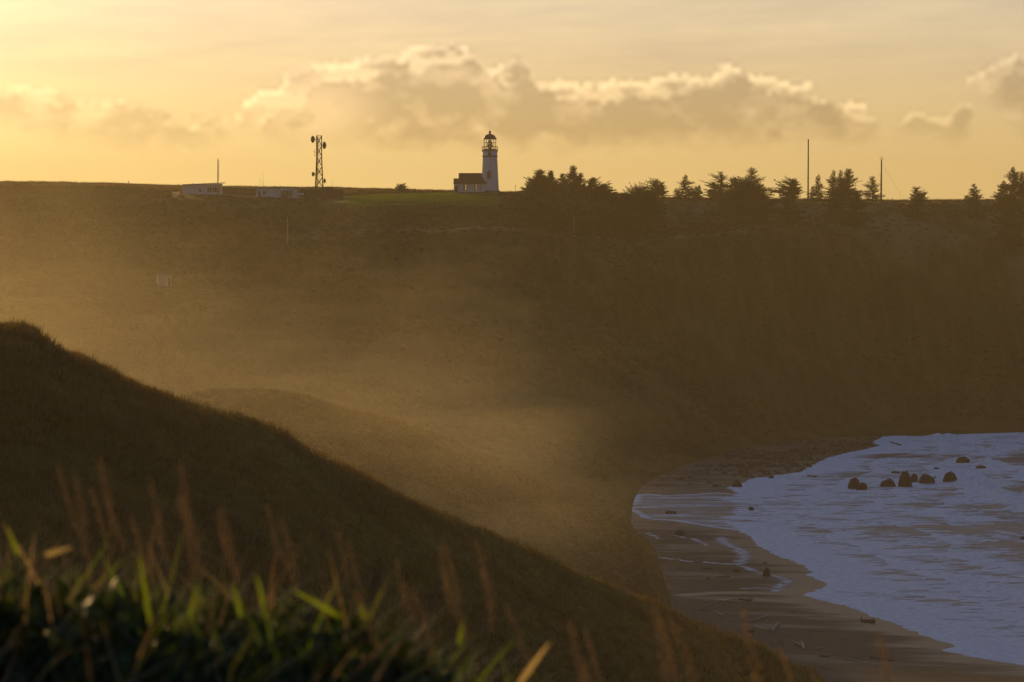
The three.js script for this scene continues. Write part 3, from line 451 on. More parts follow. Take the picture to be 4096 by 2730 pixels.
{
  const { t, X, Y } = station('white_block', 'flat-roofed white block with a door, left of the taller lean-to', 'building', 1072, 789, 845);
  part('wall', slab(X(1026), X(1123), Y(803), Y(752.5), -4, 2), whitePaint, t);
  part('roof', slab(X(1021), X(1124.5), Y(752.5), Y(750), -4.3, 2.4), M.roofGrey, t);
  part('door', slab(X(1034), X(1044), Y(789), Y(765), 1.98, 2.04), M.brownTrim, t);
  win(t, X(1054), X(1066), Y(777), Y(766), 2);
  const l = station('lean_to_shed', 'lean-to shed with white upper wall and dark open front between block and fence', 'building', 1150, 790, 845);
  part('wall', merge([wallWithHoles([[l.X(1124.8), l.Y(803)], [l.X(1184), l.Y(803)], [l.X(1184), l.Y(753)], [l.X(1124.8), l.Y(748.5)]], [[l.X(1128), l.X(1172), l.Y(789), l.Y(763)]], 0.2).translate(0, 0, 2.2), slab(l.X(1124.8), l.X(1184), l.Y(803), l.Y(754), -4, -3.8), slab(l.X(1124.8), l.X(1127), l.Y(803), l.Y(754), -3.79, 1.99), slab(l.X(1181.8), l.X(1184), l.Y(803), l.Y(755), -3.79, 1.99)]), whitePaint, l.t);
  part('roof', slab(-2.35, 2.35, -0.08, 0.08, -4.2, 2.5).rotateZ(-Math.atan(4.5 / 60)).translate(l.X(1153), l.Y(749.6), 0), M.roofGrey, l.t);
  part('notice_board', slab(l.X(1158), l.X(1166), l.Y(781), l.Y(773), 1.7, 1.76), M.trim, l.t);
  for (const u of [1139, 1150]) part('post', slab(l.X(u) - 0.08, l.X(u) + 0.08, l.Y(803), l.Y(763), 1.8, 1.95), M.wood, l.t);
  const h = station('equipment_hut', 'dark flat-topped hut rising behind the solid fence right of the lattice tower', 'building', 1307, 790, 851);
  part('wall', slab(h.X(1285), h.X(1330), h.Y(803), h.Y(751.5), -3, 1), M.wood, h.t);
  part('roof', slab(h.X(1282.5), h.X(1332), h.Y(751.5), h.Y(748.8), -3.3, 1.3), M.roofGrey, h.t);
  const c = station('cable_tray', 'horizontal cable tray on posts running from lean-to to lattice tower', 'cable tray', 1222, 790, 852);
  for (const v of [751.5, 754]) part('rail', bar([c.X(1184), c.Y(v - 1), 0], [c.X(1262), c.Y(v + 1), 0], 0.07, 0.07, 5), M.steel, c.t);
  for (const u of [1190, 1208, 1228, 1248]) part('post', bar([c.X(u), -1.5, 0], [c.X(u), c.Y(753), 0], 0.06), M.steel, c.t);
  const w = station('white_tank', 'small pale tank lying in front of the dark board fence', 'tank', 1204, 790, 842);
  part('tank_shell', bar([w.X(1190), w.Y(777), 0], [w.X(1214), w.Y(777.5), 0], 0.28, 0.28, 12), whitePaint, w.t);
  for (const u of [1194, 1210]) part('cradle', slab(w.X(u) - 0.1, w.X(u) + 0.1, w.Y(800), w.Y(779), -0.2, 0.2), M.concrete, w.t);
}
for (const [u, vt, vb, d, r, label] of [
  [1051.5, 684, 770, 852, 0.035, 'tall thin whip antenna above the flat-roofed white block'], [1040, 713, 770, 852, 0.045, 'short rod antenna with cross arm above the flat-roofed white block'], [1034, 728, 770, 852, 0.03, 'shortest whip antenna at the left end of the flat-roofed white block'], [1118, 735, 770, 852, 0.025, 'very short whip antenna beside the lean-to roof'], [1329, 719, 780, 852, 0.04, 'whip antenna standing at the right edge of the dark hut']]) {
  const w = station('whip_antenna', label, 'antenna', u, 785, d);
  part('rod', bar([0, -0.6, 0], [w.X(u + 0.3), w.Y(vt), 0], r, r * 0.5), M.steel, w.t);
  part('sleeve', bar([0, w.Y(vb), 0], [0, w.Y(lerp(vb, vt, 0.5)), 0], r * 1.7, r * 1.7), M.steel, w.t);
  if (vt === 713) part('cross_arm', bar([w.X(1037), w.Y(724), 0], [w.X(1043), w.Y(724), 0], 0.03), M.steel, w.t);
}
{
  const { t, X, Y } = station('lattice_tower', 'tall steel lattice radio tower carrying four drum dishes', 'radio tower', 1276.5, 785, 854);
  const half = (v) => lookup([[543, 10 * KB], [627, 10 * KB], [645, 10.6 * KB], [752, 15.4 * KB], [790, 17 * KB]], v), C = [[-1, 1], [1, 1], [1, -1], [-1, -1]], pt = (c, v) => [C[c][0] * half(v), Y(v), C[c][1] * half(v)];
  for (let c = 0; c < 4; c++) part('leg', merge([bar(pt(c, 797), pt(c, 645), 0.13, 0.115, 5), bar(pt(c, 645), pt(c, 627), 0.115, 0.11, 5), bar(pt(c, 627), pt(c, 543), 0.11, 0.10, 5)]), M.steel, t);
  const lv = [543, 564, 584, 605, 626, 645, 666, 687, 708, 729, 750, 775];
  for (let i = 0; i < lv.length - 1; i++) for (let c = 0; c < 4; c++) {
    const e = (c + 1) % 4, a = lv[i], b = lv[i + 1], mid = (p, q) => p.map((s, k) => (s + q[k]) / 2);
    if (i % 2) part('brace', merge([bar(mid(pt(c, a), pt(e, a)), pt(c, b), 0.07, 0.07, 4), bar(mid(pt(c, a), pt(e, a)), pt(e, b), 0.07, 0.07, 4)]), M.steel, t);
    else part('brace', merge([bar(pt(c, a), mid(pt(c, b), pt(e, b)), 0.07, 0.07, 4), bar(pt(e, a), mid(pt(c, b), pt(e, b)), 0.07, 0.07, 4)]), M.steel, t);
    if ([543, 584, 645, 687, 729].includes(a)) part('strut', bar(pt(c, a), pt(e, a), a === 687 || a === 729 ? 0.07 : 0.05, 0.05, 4), M.steel, t);
  }
  const lad = [];
  for (const dx of [-0.2, 0.2]) lad.push(bar([dx, -0.5, 0.1], [dx, Y(545), 0.1], 0.03, 0.03, 4));
  for (let y = 0; y < Y(546); y += 0.45) lad.push(bar([-0.2, y, 0.1], [0.2, y, 0.1], 0.022, 0.022, 4));
  part('ladder', merge(lad), M.steel, t);
  part('cable_run', merge([0, 1, 2].map((i) => bar([-half(790) * 0.62 + i * 0.1, -0.5, 0.3], [-half(545) * 0.7 + i * 0.1, Y(548), 0.3], 0.05, 0.045, 5))), M.dark, t);
  for (const [u, v, r, s] of [[1257, 557.7, 12.2, -1], [1291, 581.6, 13, 1], [1256, 697, 8.2, -1], [1294, 724, 8.4, 1]]) {
    const rad = r * KB * 1.18, g = new THREE.LatheGeometry([[0.02, 0], [0.35, 0.03], [0.8, 0.12], [1, 0.32], [1.0, 0.42], [0.9, 0.62], [0.62, 0.82], [0.3, 0.93], [0.01, 0.96]].map(([a, b]) => new THREE.Vector2(a * rad, b * rad)), 28).rotateZ(-s * Math.PI / 2).rotateY(0.22 * s).translate(X(u), Y(v), 0.2);
    const dsh = part('dish', g, M.dish, t);
    part('mount', merge([bar([X(u), Y(v), 0.2], [s * half(v), Y(v), 0.2], 0.12, 0.12), bar([X(u) - s * 0.2, Y(v) - rad * 0.8, 0.2], [X(u) - s * 0.2, Y(v) + rad * 0.8, 0.2], 0.055)]), M.steel, dsh);
  }
  part('side_antenna', merge([bar([X(1259.4), Y(625), 0.2], [X(1259.4), Y(597), 0.2], 0.07, 0.05), bar([X(1259.4), Y(609.5), 0.2], [-half(609), Y(609.5), 0.2], 0.06), bar([X(1259.4), Y(622.5), 0.2], [-half(622), Y(622.5), 0.2], 0.05), bar([X(1253), Y(606.5), 0.2], [X(1259.4), Y(606.5), 0.2], 0.035), bar([X(1253.4), Y(602), 0.2], [X(1253.4), Y(611), 0.2], 0.025)]), M.steel, t);
  part('tip_rod', merge([bar([X(1275), Y(543), 0], [X(1275), Y(535.5), 0], 0.03), bar([X(1267.6), Y(543), 0.4], [X(1267.6), Y(528), 0.4], 0.02)]), M.steel, t);
}
{
  const b = onLand(655, 744, 1085), k = 744 / FPX, t = thing('hillside_hut', 'small weathered white hut standing alone in mist on the far slope', 'hut', [b[0], b[1] - 0.3, b[2]], 0.25);
  part('wall', wallWithHoles([[-1.7, 0], [1.7, 0], [1.7, 3.2], [-1.7, 3.2]], [[-0.75, -0.1, 0.9, 2.6], [0.5, 0.75, 1.8, 2.6]], 0.15).translate(0, 0, 1.4), M.trim, t);
  part('side_wall', merge([slab(-1.7, -1.55, 0, 3.2, -1.4, 1.24), slab(1.55, 1.7, 0, 3.2, -1.4, 1.24), slab(-1.54, 1.54, 0, 3.2, -1.4, -1.25)]), M.trim, t);
  part('roof', slab(-1.85, 1.85, 3.2, 3.34, -1.6, 1.6), M.roofGrey, t);
  part('door', slab(0.85, 1.5, 0.1, 2.3, 1.38, 1.44), M.wood, t);
}
for (const [u, vt, vb, d, r, label, cat, name, arm] of [
  [3233, 557, 804, 852, 0.24, 'tallest bare wooden pole rising beside the windswept tree', 'pole', 'wooden_pole', 0], [3526, 641, 806, 856, 0.26, 'thick wooden pole with small wire cage on top, right of the spruces', 'pole', 'wooden_pole', 2],
  [1594, 748, 850, 806, 0.10, 'slender pole standing on the dark slope below the lawn', 'pole', 'utility_pole', 1], [1150, 868, 1000, 772, 0.13, 'faint grey utility pole standing on the misty slope', 'pole', 'utility_pole', 0], [2295, 866, 948, 780, 0.14, 'utility pole with cross arm among the dark trees on the slope', 'pole', 'utility_pole', 1]]) {
  const b = onLand(u, d, vb), k = d / FPX, t = thing(name, label, cat, b), yt = EYE - slopeOf(vt) * d - b[1];
  part('shaft', bar([0, -1, 0], [0, yt, 0], r, r * 0.72, 9), name === 'wooden_pole' ? M.pole : M.concrete, t);
  if (arm === 1) part('cross_arm', slab(-0.75, 0.75, yt - 0.7, yt - 0.56, -0.06, 0.06), M.wood, t);
  if (arm === 2) {
    const c = []; for (const [x, z] of [[-0.4, -0.4], [0.4, -0.4], [0.4, 0.4], [-0.4, 0.4]]) c.push(bar([x, yt + 0.05, z], [x, yt + 0.95, z], 0.03)); for (const y of [0.1, 0.9]) for (const s of [-0.4, 0.4]) c.push(bar([-0.4, yt + y, s], [0.4, yt + y, s], 0.03), bar([s, yt + y, -0.4], [s, yt + y, 0.4], 0.03)); c.push(bar([0, yt, 0], [0, yt + 0.7, 0], 0.05));
    part('wire_cage', merge(c), M.steel, t);
    part('conduit', bar([-0.36, 0, 0.1], [-0.36, yt - 4, 0.1], 0.04), M.steel, t);
    const g0 = onLand(3640, 846, 800); part('guy_wire', new THREE.TubeGeometry(new THREE.LineCurve3(new THREE.Vector3(0.1, yt - 1, 0), new THREE.Vector3(g0[0] - b[0], g0[1] - b[1], g0[2] - b[2])), 1, 0.018, 4), M.steel, t);
    part('junction_box', slab(-1.0, -0.5, -0.5, 0.75, -0.1, 0.3), M.trim, t);
  }
}
for (const [u, vt, d, w, label, m] of [[513, 739, 900, 0.12, 'small dark-capped post on the far left skyline', 'dark'], [1020, 803, 822, 0.22, 'short pale marker post standing on a green patch below the white block', 'concrete'], [2062, 745, 850, 0.07, 'thin capped post on the skyline between lighthouse and trees', 'steel']]) {
  const b = onLand(u, d, 770), t = thing('marker_post', label, 'post', b), yt = Math.max(1, EYE - slopeOf(vt) * d - b[1]);
  part('shaft', bar([0, -0.5, 0], [0, yt, 0], w, w * 0.8, 7), M[m], t);
  part('cap', bar([0, yt, 0], [0, yt + 0.3, 0], w * 2.2, w * 1.6, 8), M[m], t);
}

// ------------------------------------------------------------------ conifers
const bark = mat(0.045, 0.034, 0.026, 0.95);
const needleMats = [[0.026, 0.030, 0.011], [0.032, 0.032, 0.012], [0.017, 0.019, 0.008]].map(([r, g, b]) => mat(r, g, b, 0.9, { transmission: 0.15, side: THREE.DoubleSide }));
function conifer(name, label, o) {
  // o: h height, w crown half width, c0 crown start, lean, style, dense, u/d place
  const t = thing(name, label, 'tree', o.pos, 0, o.group), wood = [], P = [], N = [], TP = [], TN = [], size = o.size ?? 1;
  const stemAt = (f, s = o) => new THREE.Vector3(s.lean * s.h * f * f + 0.12 * s.h * 0.2 * Math.sin(f * 5 + s.h) * f, f * s.h, 0.05 * s.h * Math.sin(f * 4 + 2 * s.h) * f);
  const a = new THREE.Vector3(), b = new THREE.Vector3(), c = new THREE.Vector3(), nrm = new THREE.Vector3();
  const spray = (p, dir, L, W) => {
    const side = new THREE.Vector3(rr(-1, 1), rr(-1, 1), rr(-1, 1)).cross(dir).normalize().multiplyScalar(W);
    const tip = p.clone().addScaledVector(dir, L), m = p.clone().addScaledVector(dir, L * 0.45);
    a.copy(m).add(side); b.copy(m).sub(side); nrm.crossVectors(dir, side).normalize();
    for (const q of [p, a, tip, p, tip, b]) { P.push(q.x, q.y, q.z); N.push(nrm.x, nrm.y, nrm.z); }
  };
  const twig = (p, q, r) => {
    const n = new THREE.Vector3().subVectors(q, p).normalize(), e = new THREE.Vector3(0, 1, 0.3).cross(n).normalize(), f = new THREE.Vector3().crossVectors(n, e);
    for (let i = 0; i < 3; i++) {
      const [c0, s0, c1, s1] = [Math.cos(i * 2.0944), Math.sin(i * 2.0944), Math.cos((i + 1) * 2.0944), Math.sin((i + 1) * 2.0944)], A = (o3, c, s) => [o3.x + r * (c * e.x + s * f.x), o3.y + r * (c * e.y + s * f.y), o3.z + r * (c * e.z + s * f.z)];
      TP.push(...A(p, c0, s0), ...A(p, c1, s1), ...A(q, c1, s1), ...A(p, c0, s0), ...A(q, c1, s1), ...A(q, c0, s0));
      const m = [(c0 + c1) * e.x + (s0 + s1) * f.x, (c0 + c1) * e.y + (s0 + s1) * f.y, (c0 + c1) * e.z + (s0 + s1) * f.z]; for (let k = 0; k < 6; k++) TN.push(...m);
    }
  };
  const stems = [{ h: o.h, w: o.w, lean: o.lean ?? 0, off: 0 }, ...(o.extra ?? []).map(([off, hf, wf, ln]) => ({ h: o.h * hf, w: o.w * wf, lean: ln ?? 0, off }))];
  for (const s of stems) {
    const r0 = 0.012 * s.h + 0.07;
    for (let i = 0; i < 6; i++) { const p = stemAt(i / 6, s), q = stemAt((i + 1) / 6, s); wood.push(bar([p.x + s.off, i ? p.y : -0.6, p.z], [q.x + s.off, q.y, q.z], r0 * (1 - i / 6) + 0.02, r0 * (1 - (i + 1) / 6) + 0.02, 5)); }
    const n = Math.round((o.dense ?? 1) * s.h * (o.style === 'wind' ? 34 : 24));
    for (let i = 0; i < n; i++) {
      const f = lerp(o.c0 ?? 0.06, 0.985, Math.pow((i + rnd()) / n, 0.95)), az = rnd() * 6.2832, g = (f - (o.c0 ?? 0.06)) / (1 - (o.c0 ?? 0.06));
      const prof = o.style === 'round' ? Math.pow(Math.max(0.02, 1 - Math.pow(Math.abs(g - 0.3) / 0.72, 2.2)), 0.6) : o.style === 'wind' ? (0.25 + 0.9 * Math.pow(1 - g, 0.8)) * (0.55 + 0.45 * Math.cos(g * 22 + s.h)) + 0.12 : Math.pow(1 - g, 0.72) * (0.85 + 0.25 * Math.sin(g * 19 + s.h * 3)) + 0.03;
      const ss = size * (0.28 + 0.72 * Math.sqrt(1 - g));
      let len = 1.35 * s.w * prof * rr(0.45, 1.1) * (1 + (o.asym ?? 0) * Math.cos(az));
      if (len < 0.08) len = 0.08;
      const up0 = o.style === 'round' ? lerp(-0.15, 0.7, g) + rr(-0.35, 0.35) : o.style === 'wind' ? lerp(-0.15, 0.3, g) + rr(-0.25, 0.3) : lerp(-0.15, 0.5, g) + rr(-0.15, 0.2), curl = (o.style === 'wind' ? 0.2 : 0.3) * rr(-0.3, 1.2);
      const p0 = stemAt(f, s); p0.x += s.off;
      const steps = Math.max(2, Math.round(len / (0.26 * size)));
      let p = p0.clone(); const sway = rr(-0.7, 0.7);
      for (let k = 1; k <= steps; k++) {
        const e = up0 + curl * (k / steps) * 0.9, za = az + sway * k / steps, dir = new THREE.Vector3(Math.cos(za) * Math.cos(e), Math.sin(e), Math.sin(za) * Math.cos(e)), q = p.clone().addScaledVector(dir, len / steps);
        if (len > 0.7 && k <= steps * 0.8) twig(p, q, 0.045 * (1 - k / steps) + 0.014);
        const bare = k / steps < (o.bare ?? 0.2) * 0.6;
        if (!bare) for (let m = 0; m < (o.sprays ?? 4); m++) {
          const sp = dir.clone().add(new THREE.Vector3(gauss() * 0.55, gauss() * 0.35 + 0.18, gauss() * 0.55)).normalize();
          spray(q.clone().add(new THREE.Vector3(gauss(), gauss() * 0.6, gauss()).multiplyScalar(0.09 * size)), sp, rr(0.25, 0.58) * ss, rr(0.06, 0.14) * ss);
        }
        p = q;
      }
      spray(p, new THREE.Vector3(Math.cos(az), 0.5, Math.sin(az)).normalize(), 0.35 * ss, 0.06 * ss);
    }
    const tp = stemAt(1, s); tp.x += s.off; spray(tp.clone().setY(tp.y - 0.4), new THREE.Vector3(0, 1, 0), 1.0, 0.05);
  }
  const tg = new THREE.BufferGeometry(); tg.setAttribute('position', new THREE.Float32BufferAttribute(TP, 3)); tg.setAttribute('normal', new THREE.Float32BufferAttribute(TN, 3)); tg.setAttribute('uv', new THREE.Float32BufferAttribute(new Float32Array(TP.length / 3 * 2), 2)); wood.push(tg);
  part('trunk', merge(wood), bark, t);
  const g = new THREE.BufferGeometry(); g.setAttribute('position', new THREE.Float32BufferAttribute(P, 3)); g.setAttribute('normal', new THREE.Float32BufferAttribute(N, 3));
  part('crown', g, needleMats[o.tone ?? 0], t);
  return t;
}
const treeAt = (name, label, u, vt, vb, hw, d, o = {}) => {
  const b = onLand(u, d, vb), y = EYE - slopeOf(vt) * d, h = Math.max(1.2, y - b[1]);
  return conifer(name, label, { h, w: hw * d / FPX, pos: b, tone: Math.floor(rnd() * 3), ...o });
};
const SKY = 'trees along the skyline', SLOPE = 'dark trees on the slope below the skyline';
treeAt('spruce_tree', 'broad two-topped tree nearest the lighthouse, leftmost of the trees', 2158, 680, 800, 62, 842, { lean: 0.02, extra: [[3.2, 0.96, 0.6, 0.02], [-2.2, 0.62, 0.75, -0.05], [0.8, 0.8, 0.8]], dense: 1.9, group: SKY });
treeAt('spruce_tree', 'ragged tree with its tip bent left, second from the lighthouse', 2292, 664, 805, 48, 842, { lean: -0.02, extra: [[-2.6, 0.76, 0.8, -0.05], [2.1, 0.78, 0.8, 0.03], [-4.6, 0.55, 0.6, -0.05]], group: SKY, bare: 0.25, dense: 1.6 });
treeAt('spruce_tree', 'lower bushy tree sloping down to the right, third from the lighthouse', 2368, 713, 805, 58, 842, { lean: 0.02, asym: 0.35, extra: [[2.6, 0.7, 0.8, 0.12], [4.2, 0.45, 0.7, 0.2]], dense: 1.9, group: SKY });
treeAt('pine_tree', 'low gnarled windswept tree leaning left behind the rounded bush', 2630, 722, 790, 44, 868, { lean: -0.1, asym: -0.3, style: 'wind', c0: 0.2, bare: 0.35, extra: [[0.8, 0.88, 0.7, 0.1]], group: SKY });
treeAt('spruce_tree', 'full pointed spruce with a tiny sapling at its right foot', 2744, 702, 792, 42, 866, { c0: 0.04, group: SKY, extra: [[2.6, 0.55, 0.5, 0.1], [-2.3, 0.45, 0.6, -0.2]] });
treeAt('spruce_sapling', 'tiny sparse spruce sapling beside the full pointed spruce', 2797, 742, 793, 15, 866, { group: SKY, bare: 0.1 });
treeAt('pine_tree', 'open-branched tree with a tufted top, left of the tall spreading spruce', 2883, 690, 797, 46, 866, { asym: -0.35, c0: 0.08, bare: 0.35, style: 'wind', group: SKY, extra: [[-1.8, 0.66, 0.7, -0.1]] });
treeAt('pine_tree', 'low ragged tree squeezed between the tufted tree and tall spreading spruce', 2938, 712, 798, 38, 868, { bare: 0.4, c0: 0.15, style: 'wind', group: SKY });
treeAt('spruce_tree', 'tall spruce with wide spreading bare-tipped branches above a dark tree', 3004, 671, 802, 66, 866, { c0: 0.05, bare: 0.25, sprays: 3, group: SKY, extra: [[2.0, 0.5, 0.9, 0.15]] });
treeAt('pine_tree', 'flag-shaped windswept tree with curved trunk left of the tallest pole', 3172, 720, 866, 60, 836, { lean: 0.03, asym: -0.55, style: 'wind', c0: 0.4, bare: 0.3, sprays: 6, group: SKY });
treeAt('spruce_tree', 'slim pale spruce just right of the tallest pole', 3275, 700, 804, 26, 870, { group: SKY, sprays: 3, extra: [[-1.8, 0.55, 1]] });
treeAt('spruce_tree', 'narrow spruce with a sharp spire, second right of the tallest pole', 3332, 683, 804, 34, 870, { group: SKY, sprays: 4 });
treeAt('spruce_tree', 'thin spire-topped spruce squeezed in the middle of the spruce group', 3361, 681, 804, 26, 872, { group: SKY, sprays: 4 });
treeAt('spruce_tree', 'fullest spruce of the group, with long right-hand branches', 3389, 677, 804, 56, 868, { group: SKY, asym: 0.2, dense: 1.3, extra: [[-1.6, 0.7, 0.8]] });
treeAt('spruce_tree', 'open spruce standing just left of the pole with the wire cage', 3490, 706, 807, 42, 866, { group: SKY, bare: 0.3, sprays: 3, lean: 0.02 });
treeAt('pine_tree', 'small squat tree with a raised right arm, alone on the skyline', 3664, 752, 808, 34, 858, { group: SKY, style: 'wind', asym: 0.3, bare: 0.3, extra: [[1.2, 0.72, 0.5, 0.5]], c0: 0.15 });
treeAt('spruce_tree', 'small neat pointed spruce alone between squat tree and frame-edge spruces', 3898, 737, 806, 30, 862, { group: SKY, extra: [[-1.4, 0.35, 0.8, -0.5]] });
treeAt('spruce_tree', 'large bushy spruce at the right edge of the skyline', 4058, 670, 815, 62, 852, { group: SKY, dense: 1.3, extra: [[2.2, 0.9, 0.6], [-3, 0.68, 0.7, -0.04], [4.6, 0.8, 0.8]] });
treeAt('low_shrub', 'little rounded shrub on the skyline left of the lighthouse', 1606, 744, 768, 22, 866, { style: 'round', c0: 0.0, bare: 0.1, dense: 2.2 });
for (const [u, vt, vb, hw, d, label, o] of [
  [2128, 785, 925, 60, 806, 'dark spruce on the slope below the leftmost skyline tree', {}], [2215, 775, 938, 60, 802, 'dark dense spruce on the slope below the bent-tipped tree', {}], [2300, 790, 944, 52, 796, 'dark spruce around the utility pole on the slope', {}], [2390, 775, 944, 64, 798, 'dark spruce on the slope below the third skyline tree', {}], [2455, 800, 935, 45, 802, 'dark low spruce left of the rounded dark bush', {}],
  [2558, 762, 905, 74, 808, 'large rounded dark bush with ragged top, left of the open slope', { style: 'round', c0: 0.02, dense: 2.2, extra: [[2.4, 0.8, 0.8], [-2.4, 0.8, 0.8]] }],
  [2975, 735, 905, 78, 816, 'big dark conical tree standing in front of the tall spreading spruce', { dense: 1.9, style: 'round', c0: 0.02, extra: [[0, 0.98, 0.6], [2.2, 0.7, 1, 0.1], [-2.2, 0.66, 1, -0.1]] }], [3155, 800, 905, 66, 818, 'dark low-branched tree below the flag-shaped windswept tree', { dense: 1.3 }],
  [3345, 758, 905, 62, 824, 'dark tree in front of the spire-topped spruces', { dense: 1.5, bare: 0.1 }], [3425, 768, 902, 56, 824, 'dark tree in front of the fullest spruce, lower branches spread right', { dense: 1.4, bare: 0.1 }], [3660, 800, 860, 52, 838, 'low dark tree on the slope beneath the squat skyline tree', { dense: 1.3 }], [3900, 795, 858, 40, 842, 'low dark tree beneath the neat pointed spruce', { dense: 1.3 }], [4040, 770, 900, 72, 828, 'dark tree on the slope below the large right-edge spruce', { dense: 1.6 }]]) treeAt(o.style === 'round' && u < 2600 ? 'dark_bush' : 'dark_tree', label, u, vt, vb, hw, d, { tone: 2, c0: 0.03, bare: 0.1, sprays: 5, dense: 1.3, group: SLOPE, ...o });

// ------------------------------------------------------------------ ground cover on the hills
function tuft(n, r, h, w, spread) {
  const P = [], N = [];
  for (let i = 0; i < n; i++) {
    const a = rnd() * 6.2832, q = r * Math.sqrt(rnd()), x = Math.cos(a) * q, z = Math.sin(a) * q, L = h * rr(0.5, 1.1), b = a + rr(-0.8, 0.8), s = spread * rr(0.2, 1), tx = x + Math.cos(b) * L * s, tz = z + Math.sin(b) * L * s, ww = w * rr(0.6, 1.2), wx = -Math.sin(b + rr(-1, 1)) * ww, wz = Math.cos(b + rr(-1, 1)) * ww, mx = (x * 0.5 + tx * 0.5), mz = (z * 0.5 + tz * 0.5), my = L * 0.6;
    for (const p of [[x - wx, -0.08, z - wz], [x + wx, -0.08, z + wz], [mx + wx * 0.7, my, mz + wz * 0.7], [x - wx, -0.08, z - wz], [mx + wx * 0.7, my, mz + wz * 0.7], [mx - wx * 0.7, my, mz - wz * 0.7], [mx - wx * 0.7, my, mz - wz * 0.7], [mx + wx * 0.7, my, mz + wz * 0.7], [tx, L, tz]]) { P.push(...p); N.push(Math.cos(a) * 0.4, 0.85, Math.sin(a) * 0.4); }
  }
  const g = new THREE.BufferGeometry(); g.setAttribute('position', new THREE.Float32BufferAttribute(P, 3)); g.setAttribute('normal', new THREE.Float32BufferAttribute(N, 3)); return g;
}
const coverTint = (c, i, p) => { const n = fbm(p[0] * 0.05, p[2] * 0.05, 90, 3), k = clamp(0.95 + 0.9 * fbm(p[0] * 0.3, p[2] * 0.3, 91, 2) + rr(-0.2, 0.2), 0.45, 1.7); n > 0.08 ? c.setRGB(1.12 * k, 0.92 * k, 0.8 * k) : n < -0.1 ? c.setRGB(0.82 * k, 1.05 * k, 0.95 * k) : c.setRGB(k, k, k); };
const grassMat = mat(0.255, 0.165, 0.032, 1, { specularIntensity: 0.2, transmission: 0.4, side: THREE.DoubleSide }), scrubMat = mat(0.086, 0.060, 0.016, 1, { specularIntensity: 0.2, transmission: 0.25, side: THREE.DoubleSide });
const scatter = (n, u0, u1, dA, dB, keep) => { const l = []; while (l.length < n) { const u = rr(u0, u1), d = typeof dA === 'function' ? lerp(dA(u), dB(u), Math.pow(rnd(), 0.8)) : rr(dA, dB), x = (u - 2048) / FPX * d, y = ground(x, d); if (y < 2.2 || (keep && rnd() > keep(u, d, x, y))) continue; l.push([x, y, -d, rr(0.55, 1.3), rnd() * 6.28, rr(-0.15, 0.15), rr(-0.15, 0.15), rr(0.7, 1.25)]); } return l; };
const ridgeD = (u) => lookup2(ROWS[2].d, u);
instanced('hill_grass', tuft(16, 0.35, 0.5, 0.022, 0.8), grassMat, scatter(36000, -150, 3350, (u) => ridgeD(u) + 3, (u) => lerp(ridgeD(u), 150, 0.72)), 'dry brown grass covering the near hillside', 'grass', coverTint);
instanced('hill_tussocks', tuft(34, 0.55, 0.75, 0.026, 0.9), grassMat, scatter(3200, -150, 3350, (u) => ridgeD(u) + 2, (u) => lerp(ridgeD(u), 150, 0.72), (u, d, x) => smoothstep(fbm(x * 0.07, d * 0.06, 93, 3), 0.04, 0.2)), 'taller brown tussocks in patches on the near hillside', 'grass', (c, i, p) => { const k = rr(0.35, 1.15); c.setRGB(k, k * 0.95, k * 0.8); });
instanced('ridge_weeds', tuft(9, 0.25, 0.95, 0.02, 0.45), grassMat, scatter(1500, -120, 3300, (u) => ridgeD(u) + 4, (u) => ridgeD(u) - 10, (u, d, x) => smoothstep(fbm(x * 0.12, d * 0.1, 95, 3), 0.0, 0.2) * 0.9 + 0.05), 'taller weeds bristling along the crest of the near hillside', 'grass', coverTint);
instanced('headland_scrub', tuft(26, 0.75, 0.5, 0.055, 0.9), scrubMat, scatter(30000, -150, 4250, 590, 915, (u, d, x, y) => (d > 806 && d < 858 && u > 1330 && u < 2000 ? 0 : 1) * (d < 858 && d > 838 && u > 680 && u < 1400 ? 0.08 : d > 800 && d <= 838 && u > 680 && u < 1400 ? 0.45 : 1) * (d > 812 && u > 2450 ? 0.35 : 1) * clamp(0.35 + 1.4 * fbm(x * 0.04, d * 0.04, 97, 3) + (d > 760 ? 0.35 : 0), 0.05, 1)), 'low brown scrub and grass over the far headland', 'scrub', coverTint);
const strawMat = mat(0.34, 0.22, 0.075, 1, { specularIntensity: 0.2, transmission: 0.5, side: THREE.DoubleSide }), lawnMat = mat(0.33, 0.42, 0.025, 1, { specularIntensity: 0.2, transmission: 0.5, side: THREE.DoubleSide });
instanced('lawn_grass', tuft(30, 0.8, 0.2, 0.03, 0.6), lawnMat, scatter(9000, 1380, 2000, 808, 858, (u, d, x) => smoothstep(u + 60 * fbm(x * 0.09, d * 0.09, 31, 4), 1360, 1500) * smoothstep(fbm(x * 0.05, d * 0.12, 99, 3), -0.3, 0.1)), 'bright green mown lawn beside the lighthouse', 'grass');
instanced('skyline_grass', tuft(18, 0.6, 0.7, 0.035, 0.5), strawMat, scatter(9000, -150, 4250, 878, 925), 'rough grass fringing the headland skyline', 'grass', coverTint);
instanced('plateau_grass', tuft(18, 0.7, 0.6, 0.04, 0.5), strawMat, scatter(6500, 560, 2000, 860, 915), 'pale dry grass on the plateau behind the station', 'grass', coverTint);
instanced('valley_scrub', tuft(24, 0.6, 0.6, 0.045, 0.9), scrubMat, scatter(12000, -50, 2700, 405, 560), 'brown scrub on the low spur in the misty valley', 'scrub', coverTint);

